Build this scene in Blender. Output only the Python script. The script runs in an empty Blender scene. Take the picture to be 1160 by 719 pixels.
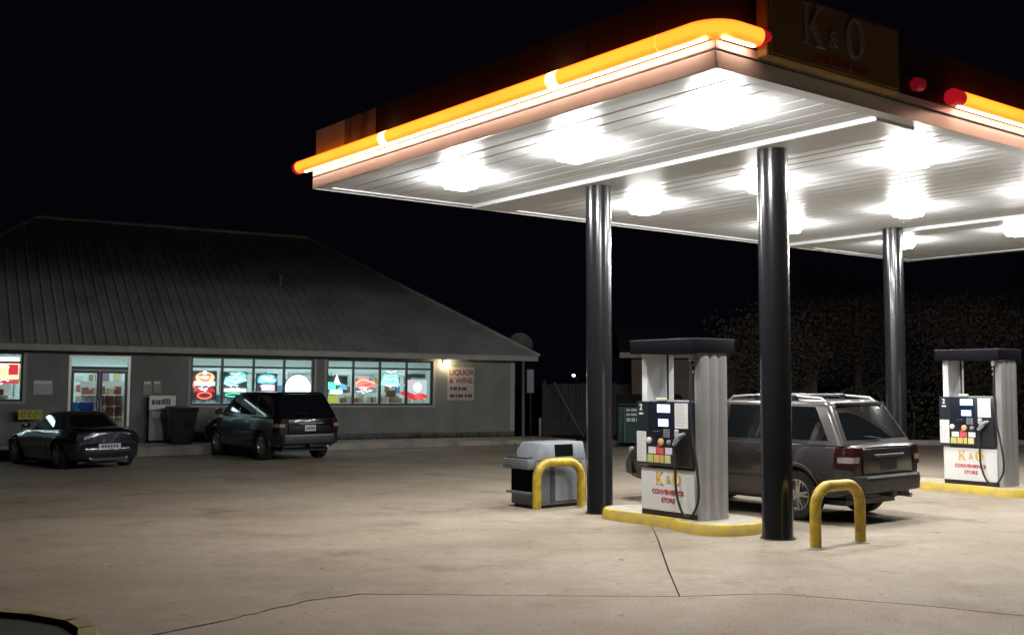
import bpy, bmesh, math, random
from mathutils import Vector, Matrix
random.seed(7)
R = math.radians
scene = bpy.context.scene
C = scene.collection

# ------------------------------------------------------------------ camera
PITCH = .0597
cam = bpy.data.cameras.new('camera'); cam.sensor_width = 36.0
cam.lens = 1212.85/1160*36.0; cam.clip_start = .1; cam.clip_end = 800
cam_o = bpy.data.objects.new('camera', cam); C.objects.link(cam_o)
cam_o.location = (0, 0, 2.0); cam_o.rotation_euler = (math.pi/2+PITCH, 0, 0)
scene.camera = cam_o
# ------------------------------------------------------------------ world (night)
world = bpy.data.worlds.new('World'); scene.world = world; world.use_nodes = True
bgn = world.node_tree.nodes['Background']
bgn.inputs['Color'].default_value = (.30, .22, .55, 1); bgn.inputs['Strength'].default_value = .0045
vs = scene.view_settings; vs.view_transform = 'Standard'; vs.look = 'None'; vs.gamma = 1; vs.exposure = 0.0
cy = scene.cycles; cy.use_denoising = True; cy.sample_clamp_indirect = 6; cy.max_bounces = 8; cy.diffuse_bounces = 4
cy.caustics_reflective = False; cy.caustics_refractive = False; cy.use_light_tree = True
LAMP = 185.0      # canopy lens radiance
BAR = 1.0

# ------------------------------------------------------------------ materials
MATS = {}
def mat(name, col, rough=.6, metal=0., emit=None, es=0., noise=0., nscale=8., bump=0., bscale=40., coat=0., spec=.5, dirt=None):
    if name in MATS: return MATS[name]
    m = bpy.data.materials.new(name); m.use_nodes = True; nt = m.node_tree; b = nt.nodes['Principled BSDF']
    b.inputs['Base Color'].default_value = (*col, 1); b.inputs['Roughness'].default_value = rough
    b.inputs['Metallic'].default_value = metal; b.inputs['Specular IOR Level'].default_value = spec
    if coat: b.inputs['Coat Weight'].default_value = coat; b.inputs['Coat Roughness'].default_value = .06
    if emit: b.inputs['Emission Color'].default_value = (*emit, 1); b.inputs['Emission Strength'].default_value = es
    if noise or bump:
        tc = nt.nodes.new('ShaderNodeTexCoord')
        n = nt.nodes.new('ShaderNodeTexNoise'); n.inputs['Scale'].default_value = nscale; n.inputs['Detail'].default_value = 6; n.inputs['Roughness'].default_value = .65
        nt.links.new(tc.outputs['Object'], n.inputs['Vector'])
    if noise:
        mx = nt.nodes.new('ShaderNodeMix'); mx.data_type = 'RGBA'; mx.blend_type = 'MIX'
        d = dirt or tuple(c*(1-noise) for c in col)
        rp = nt.nodes.new('ShaderNodeMapRange'); rp.inputs[1].default_value = .35; rp.inputs[2].default_value = .7
        rp.inputs[3].default_value = 0; rp.inputs[4].default_value = 1 if not dirt else noise
        nt.links.new(n.outputs['Fac'], rp.inputs[0]); nt.links.new(rp.outputs[0], mx.inputs[0])
        mx.inputs[6].default_value = (*col, 1); mx.inputs[7].default_value = (*d, 1)
        nt.links.new(mx.outputs[2], b.inputs['Base Color'])
        rr = nt.nodes.new('ShaderNodeMapRange'); rr.inputs[3].default_value = max(.03, rough*.85); rr.inputs[4].default_value = min(1, rough*1.2)
        nt.links.new(n.outputs['Fac'], rr.inputs[0]); nt.links.new(rr.outputs[0], b.inputs['Roughness'])
    if bump:
        n2 = nt.nodes.new('ShaderNodeTexNoise'); n2.inputs['Scale'].default_value = bscale; n2.inputs['Detail'].default_value = 4
        nt.links.new(tc.outputs['Object'], n2.inputs['Vector'])
        bp = nt.nodes.new('ShaderNodeBump'); bp.inputs['Strength'].default_value = bump; bp.inputs['Distance'].default_value = .01
        nt.links.new(n2.outputs['Fac'], bp.inputs['Height']); nt.links.new(bp.outputs[0], b.inputs['Normal'])
    MATS[name] = m; return m
def emis(name, col, s):
    if name in MATS: return MATS[name]
    m = bpy.data.materials.new(name); m.use_nodes = True; nt = m.node_tree; nt.nodes.clear()
    e = nt.nodes.new('ShaderNodeEmission'); e.inputs[0].default_value = (*col, 1); e.inputs[1].default_value = s
    o = nt.nodes.new('ShaderNodeOutputMaterial'); nt.links.new(e.outputs[0], o.inputs[0]); MATS[name] = m; return m
def glass_mat(name, tint=(1, 1, 1), gloss=.1, rough=.03):
    if name in MATS: return MATS[name]
    m = bpy.data.materials.new(name); m.use_nodes = True; nt = m.node_tree; nt.nodes.clear()
    t = nt.nodes.new('ShaderNodeBsdfTransparent'); t.inputs[0].default_value = (*tint, 1)
    g = nt.nodes.new('ShaderNodeBsdfGlossy'); g.inputs['Roughness'].default_value = rough
    mx = nt.nodes.new('ShaderNodeMixShader'); mx.inputs[0].default_value = gloss
    o = nt.nodes.new('ShaderNodeOutputMaterial')
    nt.links.new(t.outputs[0], mx.inputs[1]); nt.links.new(g.outputs[0], mx.inputs[2]); nt.links.new(mx.outputs[0], o.inputs[0])
    MATS[name] = m; return m

def ground_mat(name, ca, cb, cs, speck, rough=.8, wear=.6):
    """concrete / old asphalt: large blotches, tyre-drag streaks, oil spots and aggregate specks"""
    m = bpy.data.materials.new(name); m.use_nodes = True; nt = m.node_tree; b = nt.nodes['Principled BSDF']
    L = nt.links.new; N = nt.nodes.new
    tc = N('ShaderNodeTexCoord'); geo = N('ShaderNodeNewGeometry')
    def noise(scale, det=6, rgh=.6, vec=None, dist=0):
        n = N('ShaderNodeTexNoise'); n.inputs['Scale'].default_value = scale; n.inputs['Detail'].default_value = det
        n.inputs['Roughness'].default_value = rgh; n.inputs['Distortion'].default_value = dist
        L(vec if vec else geo.outputs['Position'], n.inputs['Vector']); return n.outputs['Fac']
    def ramp(x, a, bb, lo=0., hi=1.):
        r = N('ShaderNodeMapRange'); r.inputs[1].default_value = a; r.inputs[2].default_value = bb; r.inputs[3].default_value = lo; r.inputs[4].default_value = hi
        L(x, r.inputs[0]); return r.outputs[0]
    def mix(f, a, bb, mode='MIX'):
        x = N('ShaderNodeMix'); x.data_type = 'RGBA'; x.blend_type = mode
        for i, v in ((0, f), (6, a), (7, bb)):
            if isinstance(v, (tuple, float, int)): x.inputs[i].default_value = v if not isinstance(v, tuple) else (*v, 1)
            else: L(v, x.inputs[i])
        return x.outputs[2]
    mp = N('ShaderNodeMapping'); mp.inputs['Rotation'].default_value = (0, 0, .75); mp.inputs['Scale'].default_value = (.38, 1.3, 1)
    L(geo.outputs['Position'], mp.inputs[0])
    base = mix(ramp(noise(.35, 5), .38, .62), ca, cb)
    base = mix(ramp(noise(1.0, 6, .65, mp.outputs[0], .6), .50, .76, 0, wear*.6), base, cs)          # drag streaks along the lanes
    base = mix(ramp(noise(.8, 5, .6), .57, .72, 0, wear*.8), base, tuple(c*.5 for c in cs))       # oil blotches
    base = mix(ramp(noise(3.2, 8, .75, None, 1.2), .47, .70, 0, wear*.55), base, cs)                # scuffed patches
    base = mix(ramp(noise(14, 6, .8), .50, .68, 0, wear*.45), base, tuple(c*.7 for c in cs))         # pitting
    base = mix(ramp(noise(7, 2, .5), .70, .74, 0, wear*.9), base, tuple(c*.3 for c in cs))           # gum and drip spots
    base = mix(ramp(noise(95, 2, .5), .40, .72, 0, speck), base, tuple(min(1, c*1.75) for c in ca))  # pale aggregate
    base = mix(ramp(noise(70, 2, .5), .58, .7, 0, speck), base, tuple(c*.35 for c in cs))
    L(base, b.inputs['Base Color']); L(ramp(noise(1.3, 4), .3, .7, rough-.15, rough+.1), b.inputs['Roughness'])
    b.inputs['Specular IOR Level'].default_value = .25
    bp = N('ShaderNodeBump'); bp.inputs['Strength'].default_value = .5; bp.inputs['Distance'].default_value = .012
    L(noise(60, 4), bp.inputs['Height']); L(bp.outputs[0], b.inputs['Normal'])
    MATS[name] = m; return m

# ------------------------------------------------------------------ mesh helpers
class MB:
    def __init__(s): s.v = []; s.f = []
    def add(s, vs, fs):
        o = len(s.v); s.v += [tuple(x) for x in vs]; s.f += [tuple(i+o for i in f) for f in fs]; return s
    def box(s, x0, x1, y0, y1, z0, z1, M=None):
        p = [Vector((x, y, z)) for z in (z0, z1) for x, y in ((x0, y0), (x1, y0), (x1, y1), (x0, y1))]
        if M: p = [M@q for q in p]
        return s.add(p, [(3, 2, 1, 0), (4, 5, 6, 7), (0, 1, 5, 4), (1, 2, 6, 5), (2, 3, 7, 6), (3, 0, 4, 7)])
    def prism(s, poly, a, b, plane='xy'):
        """extrude 2-D polygon (ccw) between heights a and b along the plane's normal"""
        P = {'xy': lambda p, h: (p[0], p[1], h), 'xz': lambda p, h: (p[0], h, p[1]), 'yz': lambda p, h: (h, p[0], p[1])}[plane]
        n = len(poly); vs = [P(p, a) for p in poly]+[P(p, b) for p in poly]
        return s.add(vs, [tuple(range(n-1, -1, -1)), tuple(range(n, 2*n))]+[(i, (i+1) % n, (i+1) % n+n, i+n) for i in range(n)])
    def tube(s, pts, r, n=10, cap=True):
        pts = [Vector(p) for p in pts]; rs = r if isinstance(r, (list, tuple)) else [r]*len(pts)
        up = None; vs = []
        for i, p in enumerate(pts):
            d = (pts[min(i+1, len(pts)-1)]-pts[max(i-1, 0)]).normalized()
            if up is None: up = Vector((0, 0, 1)) if abs(d.z) < .9 else Vector((1, 0, 0))
            a = d.cross(up).normalized(); bb = a.cross(d).normalized(); up = bb
            vs += [p+(a*math.cos(2*math.pi*k/n)+bb*math.sin(2*math.pi*k/n))*rs[i] for k in range(n)]
        fs = [(i*n+k, i*n+(k+1) % n, (i+1)*n+(k+1) % n, (i+1)*n+k) for i in range(len(pts)-1) for k in range(n)]
        if cap: fs += [tuple(range(n-1, -1, -1)), tuple((len(pts)-1)*n+k for k in range(n))]
        return s.add(vs, fs)
    def lathe(s, prof, n=24, M=None):
        """profile (r, z) round Z"""
        vs = []
        for r, z in prof:
            for k in range(n):
                a = 2*math.pi*k/n; q = Vector((r*math.cos(a), r*math.sin(a), z)); vs.append(M@q if M else q)
        fs = [(i*n+k, i*n+(k+1) % n, (i+1)*n+(k+1) % n, (i+1)*n+k) for i in range(len(prof)-1) for k in range(n)]
        if prof[0][0] > 1e-6: fs.append(tuple(range(n-1, -1, -1)))
        if prof[-1][0] > 1e-6: fs.append(tuple((len(prof)-1)*n+k for k in range(n)))
        return s.add(vs, fs)
    def grid(s, fn, nu, nv, thick=None):
        """sheet fn(i/nu, j/nv) -> Vector"""
        vs = [fn(i/nu, j/nv) for j in range(nv+1) for i in range(nu+1)]
        return s.add(vs, [(j*(nu+1)+i, j*(nu+1)+i+1, (j+1)*(nu+1)+i+1, (j+1)*(nu+1)+i) for j in range(nv) for i in range(nu)])
    def mesh(s, name, bevel=0, seg=1, recalc=True, smooth=None, angle=35, solid=0):
        me = bpy.data.meshes.new(name); bm = bmesh.new()
        vv = [bm.verts.new(v) for v in s.v]
        for f in s.f:
            try: bm.faces.new([vv[i] for i in f])
            except ValueError: pass
        bmesh.ops.remove_doubles(bm, verts=bm.verts, dist=1e-5)
        if recalc: bmesh.ops.recalc_face_normals(bm, faces=bm.faces)
        if solid: bmesh.ops.solidify(bm, geom=bm.faces[:], thickness=solid)
        if bevel:
            ed = [e for e in bm.edges if len(e.link_faces) == 2 and e.calc_face_angle(0) > .5]
            bmesh.ops.bevel(bm, geom=ed, offset=bevel, segments=seg, affect='EDGES', profile=.5, clamp_overlap=True)
        if smooth is not False:
            for f in bm.faces: f.smooth = True
        bm.to_mesh(me); bm.free()
        if smooth is not False: me.set_sharp_from_angle(angle=R(angle))
        return me
    def build(s, name, m, parent=None, **k):
        me = s.mesh(name, **k); me.materials.append(m)
        return link(name, me, parent)
def link(name, me, parent=None, M=None):
    o = bpy.data.objects.new(name, me); C.objects.link(o)
    if parent is not None: o.parent = parent
    if M is not None: o.matrix_local = M
    return o
def tag(o, label, cat, group=None, kind=None):
    if label: o['label'] = label
    if cat: o['category'] = cat
    if group: o['group'] = group
    if kind: o['kind'] = kind
    return o
def thing(name, label, cat, M=None, group=None):
    o = bpy.data.objects.new(name, None); C.objects.link(o); o.empty_display_size = .1
    if M is not None: o.matrix_world = M
    return tag(o, label, cat, group)
def copy_tree(o, label=None, M=None, parent=None):
    c = o.copy(); C.objects.link(c); c.parent = parent
    if parent is None and M is not None: c.matrix_world = M
    if label: c['label'] = label
    for ch in list(o.children): copy_tree(ch, None, None, c)
    return c
def structure(o, label=None):
    o['kind'] = 'structure'
    if label: o['label'] = label
    return o
def text(name, s, size, m, parent, M, depth=.004, extrude=True, bold=0.):
    cu = bpy.data.curves.new(name, 'FONT'); cu.body = s; cu.size = size; cu.align_x = 'CENTER'; cu.align_y = 'CENTER'
    cu.extrude = depth/2; cu.offset = bold; cu.resolution_u = 3
    t = bpy.data.objects.new(name, cu); C.objects.link(t)
    me = bpy.data.meshes.new_from_object(t); bpy.data.objects.remove(t); bpy.data.curves.remove(cu)
    me.materials.clear(); me.materials.append(m)
    return link(name, me, parent, M)

# ------------------------------------------------------------------ frames
TH = -.9083; P1 = Vector((1.3412, 16.4858, 0)); HC = 5.0434
BU, BV, AU, CV, LP, MP = -3.045, -3.34, 5.318, 13.547, 3.35, 8.02
def UV(u=0, v=0, z=0, rot=0): return Matrix.Translation(P1) @ Matrix.Rotation(TH, 4, 'Z') @ Matrix.Translation((u, v, z)) @ Matrix.Rotation(rot, 4, 'Z')
SO = Vector((.061, 36.962, 0)); SA = .505; ST = .010
def SM(s=0, t=0, z=0, rot=0):   # store frame: s to the left along the front wall, t to the back
    return Matrix.Translation(SO) @ Matrix.Rotation(SA, 4, 'Z') @ Matrix.Rotation(ST, 4, 'Y') @ Matrix.Translation((-s, t, z)) @ Matrix.Rotation(rot, 4, 'Z')
def on_ground(px, py, z=0.):    # where a pixel's sight line meets the height z
    f = 1212.85; r = (px-580)/f; u = (359.5-py)/f; cp, sp = math.cos(PITCH), math.sin(PITCH)
    d = Vector((r, cp-u*sp, sp+u*cp)); t = (z-2.0)/d.z
    return Vector((d.x*t, d.y*t, z))

# ------------------------------------------------------------------ palette
M_conc = ground_mat('forecourt_concrete', (.315, .268, .212), (.235, .190, .138), (.125, .098, .070), .5, .8, .95)
M_apron = ground_mat('worn_aggregate', (.305, .250, .196), (.245, .190, .148), (.145, .105, .080), .85, .85, .75)
M_lot = ground_mat('lot_asphalt', (.27, .23, .18), (.20, .168, .13), (.12, .10, .08), .35, .85)
M_land = mat('land_soil', (.035, .032, .022), .95, noise=.5, nscale=.4)
M_white = mat('white_enamel', (.78, .78, .77), .35, noise=.12, nscale=1.5)
M_soffit = mat('soffit_white', (.62, .635, .64), .40, noise=.12, nscale=.9)
M_black = mat('black_gloss_paint', (.012, .012, .014), .22, noise=.25, nscale=6, coat=.4, bump=.04, bscale=9)
M_dark = mat('dark_plastic', (.018, .019, .024), .4)
M_rubber = mat('black_rubber', (.014, .014, .014), .7, bump=.1, bscale=60)
M_yellow = mat('yellow_paint', (.62, .43, .025), .42, noise=.75, nscale=9, dirt=(.14, .10, .04), bump=.12, bscale=25)
M_yellowk = mat('kerb_yellow', (.60, .43, .03), .65, noise=.8, nscale=6, dirt=(.33, .27, .15), bump=.2, bscale=30)
M_kerb = mat('kerb_concrete', (.42, .39, .34), .85, noise=.35, nscale=3, bump=.3, bscale=40)
M_steel = mat('brushed_steel', (.50, .50, .51), .38, metal=.55, noise=.15, nscale=3)
M_greyp = mat('grey_panel', (.26, .28, .31), .45, noise=.25, nscale=4)
M_lgrey = mat('light_grey_panel', (.42, .46, .50), .4, noise=.15, nscale=3)
M_wall = mat('store_wall_paint', (.21, .225, .215), .75, noise=.25, nscale=1.2, bump=.15, bscale=30)
M_trim = mat('store_trim', (.36, .36, .34), .6, noise=.2, nscale=2)
M_roof = mat('roof_metal', (.52, .51, .49), .5, metal=.25, noise=.4, nscale=.8)
M_frame = mat('dark_frame', (.02, .026, .03), .4)
M_alu = mat('aluminium_frame', (.55, .56, .55), .35, metal=.5)
M_pane = glass_mat('window_glass', (.80, .90, .90), .07)
M_lens = emis('lamp_lens', (1.0, .99, .965), LAMP)
M_bar = mat('amber_light_bar', (.6, .3, .05), .4, emit=(1.0, .27, .022), es=2.3)
nt = M_bar.node_tree; bb = nt.nodes['Principled BSDF']; tcn = nt.nodes.new('ShaderNodeTexCoord'); sp_ = nt.nodes.new('ShaderNodeSeparateXYZ'); ab = nt.nodes.new('ShaderNodeMath'); ab.operation = 'ABSOLUTE'
rmp = nt.nodes.new('ShaderNodeMapRange'); rmp.inputs[1].default_value = .45; rmp.inputs[2].default_value = 1.0; mxn = nt.nodes.new('ShaderNodeMix'); mxn.data_type = 'RGBA'
nz_ = nt.nodes.new('ShaderNodeTexNoise'); nz_.inputs['Scale'].default_value = .8; mlt = nt.nodes.new('ShaderNodeMapRange'); mlt.inputs[3].default_value = 1.7; mlt.inputs[4].default_value = 3.0
for a_, b_ in ((tcn.outputs['Normal'], sp_.inputs[0]), (sp_.outputs[2], ab.inputs[0]), (ab.outputs[0], rmp.inputs[0]), (rmp.outputs[0], mxn.inputs[0]), (mxn.outputs[2], bb.inputs['Emission Color']), (tcn.outputs['Object'], nz_.inputs[0]), (nz_.outputs[0], mlt.inputs[0]), (mlt.outputs[0], bb.inputs['Emission Strength'])): nt.links.new(a_, b_)
mxn.inputs[6].default_value = (1, .285, .022, 1); mxn.inputs[7].default_value = (.85, .10, .004, 1)   # tinted acrylic, deeper at its rolled edges
M_barhot = mat('amber_light_bar_hot', (.8, .6, .3), .4, emit=(1.0, .62, .28), es=4.5)
M_red = mat('red_end_cap', (.35, .01, .012), .3, emit=(1.0, .015, .03), es=.35)
M_redoff = mat('red_end_cap_dim', (.25, .008, .015), .3, emit=(1.0, .02, .05), es=.10)
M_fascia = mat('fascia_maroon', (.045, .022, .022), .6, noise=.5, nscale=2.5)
M_fascia0 = mat('fascia_painted_light', (.66, .86, 1.0), .6, noise=.5, nscale=2.2, dirt=(.30, .22, .25))  # light from elsewhere painted into the end panel, bluish against the amber
M_fascia1 = mat('fascia_part_painted_light', (.36, .42, .48), .6, noise=.9, nscale=2.4, dirt=(.05, .025, .028))  # next panel: the same painted light, breaking up into maroon
M_lipfill = emis('added_lip_fill', (1.0, .60, .44), 20.0)  # added glow under the bars that brightens the lips
M_sign = mat('unlit_sign_yellow', (.30, .19, .045), .5, noise=.2, nscale=2)
M_signtx = mat('unlit_sign_letters', (.34, .28, .27), .5)
M_signred = mat('unlit_sign_red', (.34, .03, .03), .5)
M_leaf = [mat('leaf_%d' % i, c, .9, spec=.1) for i, c in enumerate([(.060, .050, .040), (.072, .058, .046), (.040, .040, .028)])]
M_bark = mat('bark', (.08, .06, .045), .9, noise=.4, nscale=6, bump=.4, bscale=20)
M_grass = mat('grass_blades', (.05, .07, .02), .8, noise=.4, nscale=5)
M_wood = mat('weathered_boards', (.09, .08, .07), .85, noise=.45, nscale=3)
M_glow = emis('store_ceiling_tube', (.80, .96, 1.0), 21.0)
M_iwall = mat('store_inner_wall', (.66, .67, .64), .7)
M_ifloor = mat('store_inner_floor', (.42, .40, .36), .4)
def paint(name, c, metal=.35, rough=.32): return mat(name, c, rough, metal=metal, coat=.7, noise=.12, nscale=2.5)
M_cglass = mat('car_glass', (.006, .007, .008), .04, spec=.5)
M_chrome = mat('chrome', (.6, .6, .6), .18, metal=1)
M_alloy = mat('alloy_wheel', (.42, .41, .40), .3, metal=.8)
M_tail = mat('tail_lamp_red', (.035, .010, .010), .15, coat=.8)
M_tailw = mat('tail_lamp_clear', (.30, .26, .25), .12, coat=.8)
M_plate = mat('number_plate', (.55, .57, .6), .4)
M_plated = mat('plate_characters', (.04, .05, .09), .5)

# ------------------------------------------------------------------ ground
structure(MB().add([(-320, -120, -.16), (320, -120, -.16), (320, 500, -.16), (-320, 500, -.16)], [(0, 1, 2, 3)]).build('ground', M_land, smooth=False))
# forecourt: cast slabs over a dark bed; the joints the photograph shows are real gaps
bed = structure(MB().box(-40, 46, -8, 36.6, -.15, -.055).build('forecourt', mat('joint_filler', (.055, .047, .04), .9, noise=.3)))
G = lambda px, py: on_ground(px, py).to_2d()
def jag(pts, amp, n):
    out = []
    for a, b in zip(pts[:-1], pts[1:]):
        d = (b-a); nn = Vector((-d.y, d.x)).normalized()
        for k in range(n):
            out.append(a+d*(k/n)+nn*(random.uniform(-amp, amp) if k else 0))
    return out+[pts[-1]]
J_crack = jag([G(240, 705), G(300, 691), G(350, 679), G(405, 672)], .035, 5)
J_row = jag([G(405, 672), G(580, 674), G(770, 675)], .006, 3)[1:]
J_row2 = jag([G(770, 675), G(880, 672), G(1030, 684), G(1160, 697)], .012, 3)[1:]
jl = J_crack+J_row
wj = .010
def slab(poly, m, name='concrete_slab', inset=True):
    poly = [Vector(p) for p in poly]
    ar = sum(a.x*b.y-b.x*a.y for a, b in zip(poly, poly[1:]+poly[:1]))
    if ar < 0: poly = poly[::-1]
    n = len(poly); q = []
    for i in range(n):
        a, b, c = poly[i-1], poly[i], poly[(i+1) % n]
        d1 = (b-a).normalized(); d2 = (c-b).normalized()
        nn = Vector((-d1.y-d2.y, d1.x+d2.x))
        nn = nn.normalized() if nn.length > 1e-4 else Vector((-d1.y, d1.x))
        q.append(b+nn*(wj if b.y < 15.9 else .0))
    return MB().prism([tuple(p) for p in q], -.05, 0).build(name, m, bed, smooth=False)
left_end = Vector((-14, 3.2)); right_end = Vector((14, 4.0))
all_j = [left_end, G(150, 719)-Vector((.9, 1.2))]+jl+J_row2
spall = {id(p): Vector((0, -random.uniform(.012, .045))) for p in J_crack}
slab([Vector((-14, -7))]+[Vector((14, -7)), right_end]+[p+spall.get(id(p), Vector((0, 0))) for p in reversed(all_j)], M_apron)
# slabs behind the long joint, split by the joint running to the pump island
J2 = [G(770, 675), G(757, 645), G(745, 610), Vector((2.02, 16.2)), Vector((2.3, 22)), Vector((2.9, 34))]
k_split = len([left_end, 0])+len(jl)
slab(all_j[:k_split]+J2[1:]+[Vector((2.9, 36.5)), Vector((-14, 36.5))], M_conc)
slab([G(770, 675)]+J_row2+[right_end, Vector((14, 34))]+J2[::-1][:-1], M_conc)
slab([Vector((-39.9, -7)), Vector((-14, -7)), Vector((-14, 34)), Vector((-39.9, 34))], M_lot)
slab([Vector((14, -7)), Vector((45.9, -7)), Vector((45.9, 34)), Vector((14, 34))], M_conc)
# far edge of the lot
kb = MB(); kb.box(3.0, 45, 34.05, 34.27, -.15, .15)
tag(kb.build('lot_kerb', M_kerb, bevel=.02), 'low pale concrete kerb along the far edge of the lot beneath the dark trees', 'kerb')
# planted island corner at the lower left, yellow painted kerb
isl = thing('planting_island', 'corner of a dirt planting island with worn yellow kerb at the lower left', 'traffic island', Matrix.Translation((0, 0, 0)))
kp = [G(-160, 690), G(-60, 697), G(0, 702), G(50, 706), G(95, 714), G(112, 724), G(112, 745), G(90, 800)]
km = MB()
for a, b in zip(kp[:-1], kp[1:]):
    d = (b-a).normalized(); n = Vector((-d.y, d.x))*-1
    pa, pb = a, b; ia, ib = a+n*.15, b+n*.15
    km.add([(*pa, 0), (*pb, 0), (*ib, 0), (*ia, 0), (*(pa+n*.02), .11), (*(pb+n*.02), .11), (*ib, .11), (*ia, .11)], [(4, 5, 6, 7), (0, 1, 5, 4), (3, 7, 6, 2)])
km.build('kerb', mat('worn_island_kerb', (.30, .24, .10), .8, noise=.8, nscale=7, dirt=(.16, .13, .09), bump=.3), isl)
MB().prism([tuple(p-Vector((.10, .12))) for p in kp]+[(-9, 4), (-9, 8.5)], .0, .07).build('soil', M_land, isl, smooth=False)

# ------------------------------------------------------------------ fuel canopy
canopy = thing('fuel_canopy', 'large flat white fuel canopy with glowing amber edge bars on round black columns', 'canopy', UV())
for (u, v) in ((0, 0), (LP, 0), (0, MP), (LP, MP)):
    col = MB().lathe([(.205, 0), (.205, .02), (.197, .05), (.197, HC+.02)], 40).build('column', M_black, canopy, angle=50); col.location = (u, v, 0)
    bpz = MB().lathe([(.225, .0), (.225, .012), (.206, .014)], 32).build('base_collar', M_dark, col)
# soffit pans, long ribs run with the island
PW = .305; nv = int((CV-BV-.44)/PW); pw = (CV-BV-.44)/nv
prof = [(0, 0), (pw*.80, 0), (pw*.87, .006), (pw*.93, .006), (pw, 0)]
pan = MB()
for (a, b) in zip(prof[:-1], prof[1:]):
    pan.add([(BU+.2, a[0], a[1]), (AU-.2, a[0], a[1]), (AU-.2, b[0], b[1]), (BU+.2, b[0], b[1])], [(0, 3, 2, 1)])
pan_me = pan.mesh('soffit_panel', smooth=False, recalc=False); pan_me.materials.append(M_soffit)
for i in range(nv):
    o = link('soffit_panel', pan_me, canopy); o.location = (0, BV+.22+i*pw, HC+.03)
# flat perimeter trim
tr = MB()
for x0, x1, y0, y1 in ((BU+.012, AU-.012, BV+.012, BV+.22), (BU+.012, AU-.012, CV-.22, CV-.012), (BU+.012, BU+.2, BV+.22, CV-.22), (AU-.2, AU-.012, BV+.22, CV-.22)):
    tr.box(x0, x1, y0, y1, HC+.008, HC+.028)
tr.build('soffit_trim', M_soffit, canopy, smooth=False)
for v0, v1 in ((-.34, .45), (8.28, 9.02)):
    MB().box(BU+.2, AU-.2, v0, v1, HC-.03, HC+.055).build('beam_cover', M_soffit, canopy, bevel=.004)
# fascia: lower lip, shadow gap, upper lip, tall panel; deck on top
def ring(z0, z1, o, t):
    m = MB()
    a, b, c, d = BU-o, AU+o, BV-o, CV+o
    m.box(a, b, c, c+t, z0, z1); m.box(a, b, d-t, d, z0, z1); m.box(a, a+t, c+t, d-t, z0, z1); m.box(b-t, b, c+t, d-t, z0, z1)
    return m
ring(HC, HC+.175, 0, .03).build('lower_lip', M_white, canopy, bevel=.006)
ring(HC+.175, HC+.195, -.03, .03).build('shadow_gap', M_dark, canopy)
ring(HC+.195, HC+.285, .0, .04).build('upper_lip', M_white, canopy, bevel=.006)
FT = HC+.93
# tall fascia in panels
def fpanels():
    def run(p, q, n, front=False):
        for i in range(n):
            a = p+(q-p)*(i/n); b = p+(q-p)*((i+1)/n); d = (b-a).normalized(); nn = Vector((d.y, -d.x))
            a = a+d*.004; b = b-d*.004
            m = MB().add([(a.x, a.y, HC+.287), (b.x, b.y, HC+.287), (b.x, b.y, FT), (a.x, a.y, FT)]+[(a.x-nn.x*.03, a.y-nn.y*.03, HC+.287), (b.x-nn.x*.03, b.y-nn.y*.03, HC+.287), (b.x-nn.x*.03, b.y-nn.y*.03, FT), (a.x-nn.x*.03, a.y-nn.y*.03, FT)],
                       [(0, 1, 2, 3), (5, 4, 7, 6), (3, 2, 6, 7), (0, 3, 7, 4), (1, 5, 6, 2), (0, 4, 5, 1)])
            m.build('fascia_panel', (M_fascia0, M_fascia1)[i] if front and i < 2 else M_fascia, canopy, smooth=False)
    o = -.035
    A = Vector((AU+o, BV-o)); B = Vector((BU-o, BV-o)); D = Vector((AU+o, CV+o)); Cc = Vector((BU-o, CV+o))
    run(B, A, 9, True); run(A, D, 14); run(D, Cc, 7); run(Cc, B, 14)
fpanels()
MB().box(BU+.07, AU-.07, BV+.07, CV-.07, FT-.12, FT-.06).build('roof_deck', M_fascia, canopy, smooth=False)
# amber light bars with seams, one lit run round the near corner and one further along
ZB = HC+.385; RB = .098
def bar_path(p0, p1, n=2): return [Vector(p0)+(Vector(p1)-Vector(p0))*(i/n) for i in range(n+1)]
yb = BV-.075; xb = AU+.075
def bar(pts, m=M_bar, r=RB): return MB().tube(pts, r, 16).build('light_bar', m, canopy)
ulist = [BU-.30, -1.62, -.78, -.60, 2.92, 3.10, 4.66]
for i, (a, b) in enumerate(zip(ulist[:-1], ulist[1:])):
    hot = i in (2, 4)
    bar(bar_path((a+.006, yb, ZB), (b-.006, yb, ZB)), M_barhot if hot else M_bar, RB*1.0)
rc = .30
corner = [(4.675, yb, ZB), (AU-.2, yb, ZB)]+[(AU+.075-rc+rc*math.sin(k*math.pi/16), yb+rc-rc*math.cos(k*math.pi/16), ZB) for k in range(0, 9)]+[(xb, -2.80, ZB)]
bar(corner)
def cap(p0, p1, m, r=RB*1.03): return MB().tube([p0, p1], r, 16).build('end_cap', m, canopy, bevel=.02, seg=2)
cap((BU-.40, yb, ZB), (BU-.305, yb, ZB), M_red); cap((xb, -2.795, ZB), (xb, -2.67, ZB), M_red)
for v0, v1 in ((1.02, 4.4), (4.412, 7.9), (7.912, 11.2), (11.212, CV+.3)): bar(bar_path((xb, v0, ZB), (xb, v1, ZB)))
cap((xb, .80, ZB), (xb, 1.015, ZB), M_red); cap((xb, .02, ZB+.02), (xb, .16, ZB+.02), M_redoff, RB*.8)
MB().box(BU-.1, AU-.05, yb-.02, yb+.02, ZB-RB-.012, ZB-RB-.002).build('added_lip_light', M_lipfill, canopy, smooth=False)  # glowing strips added below the bars to light the lips
MB().box(xb-.02, xb+.02, yb+.1, -2.85, ZB-RB-.012, ZB-RB-.002).build('added_lip_light', M_lipfill, canopy, smooth=False)
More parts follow.
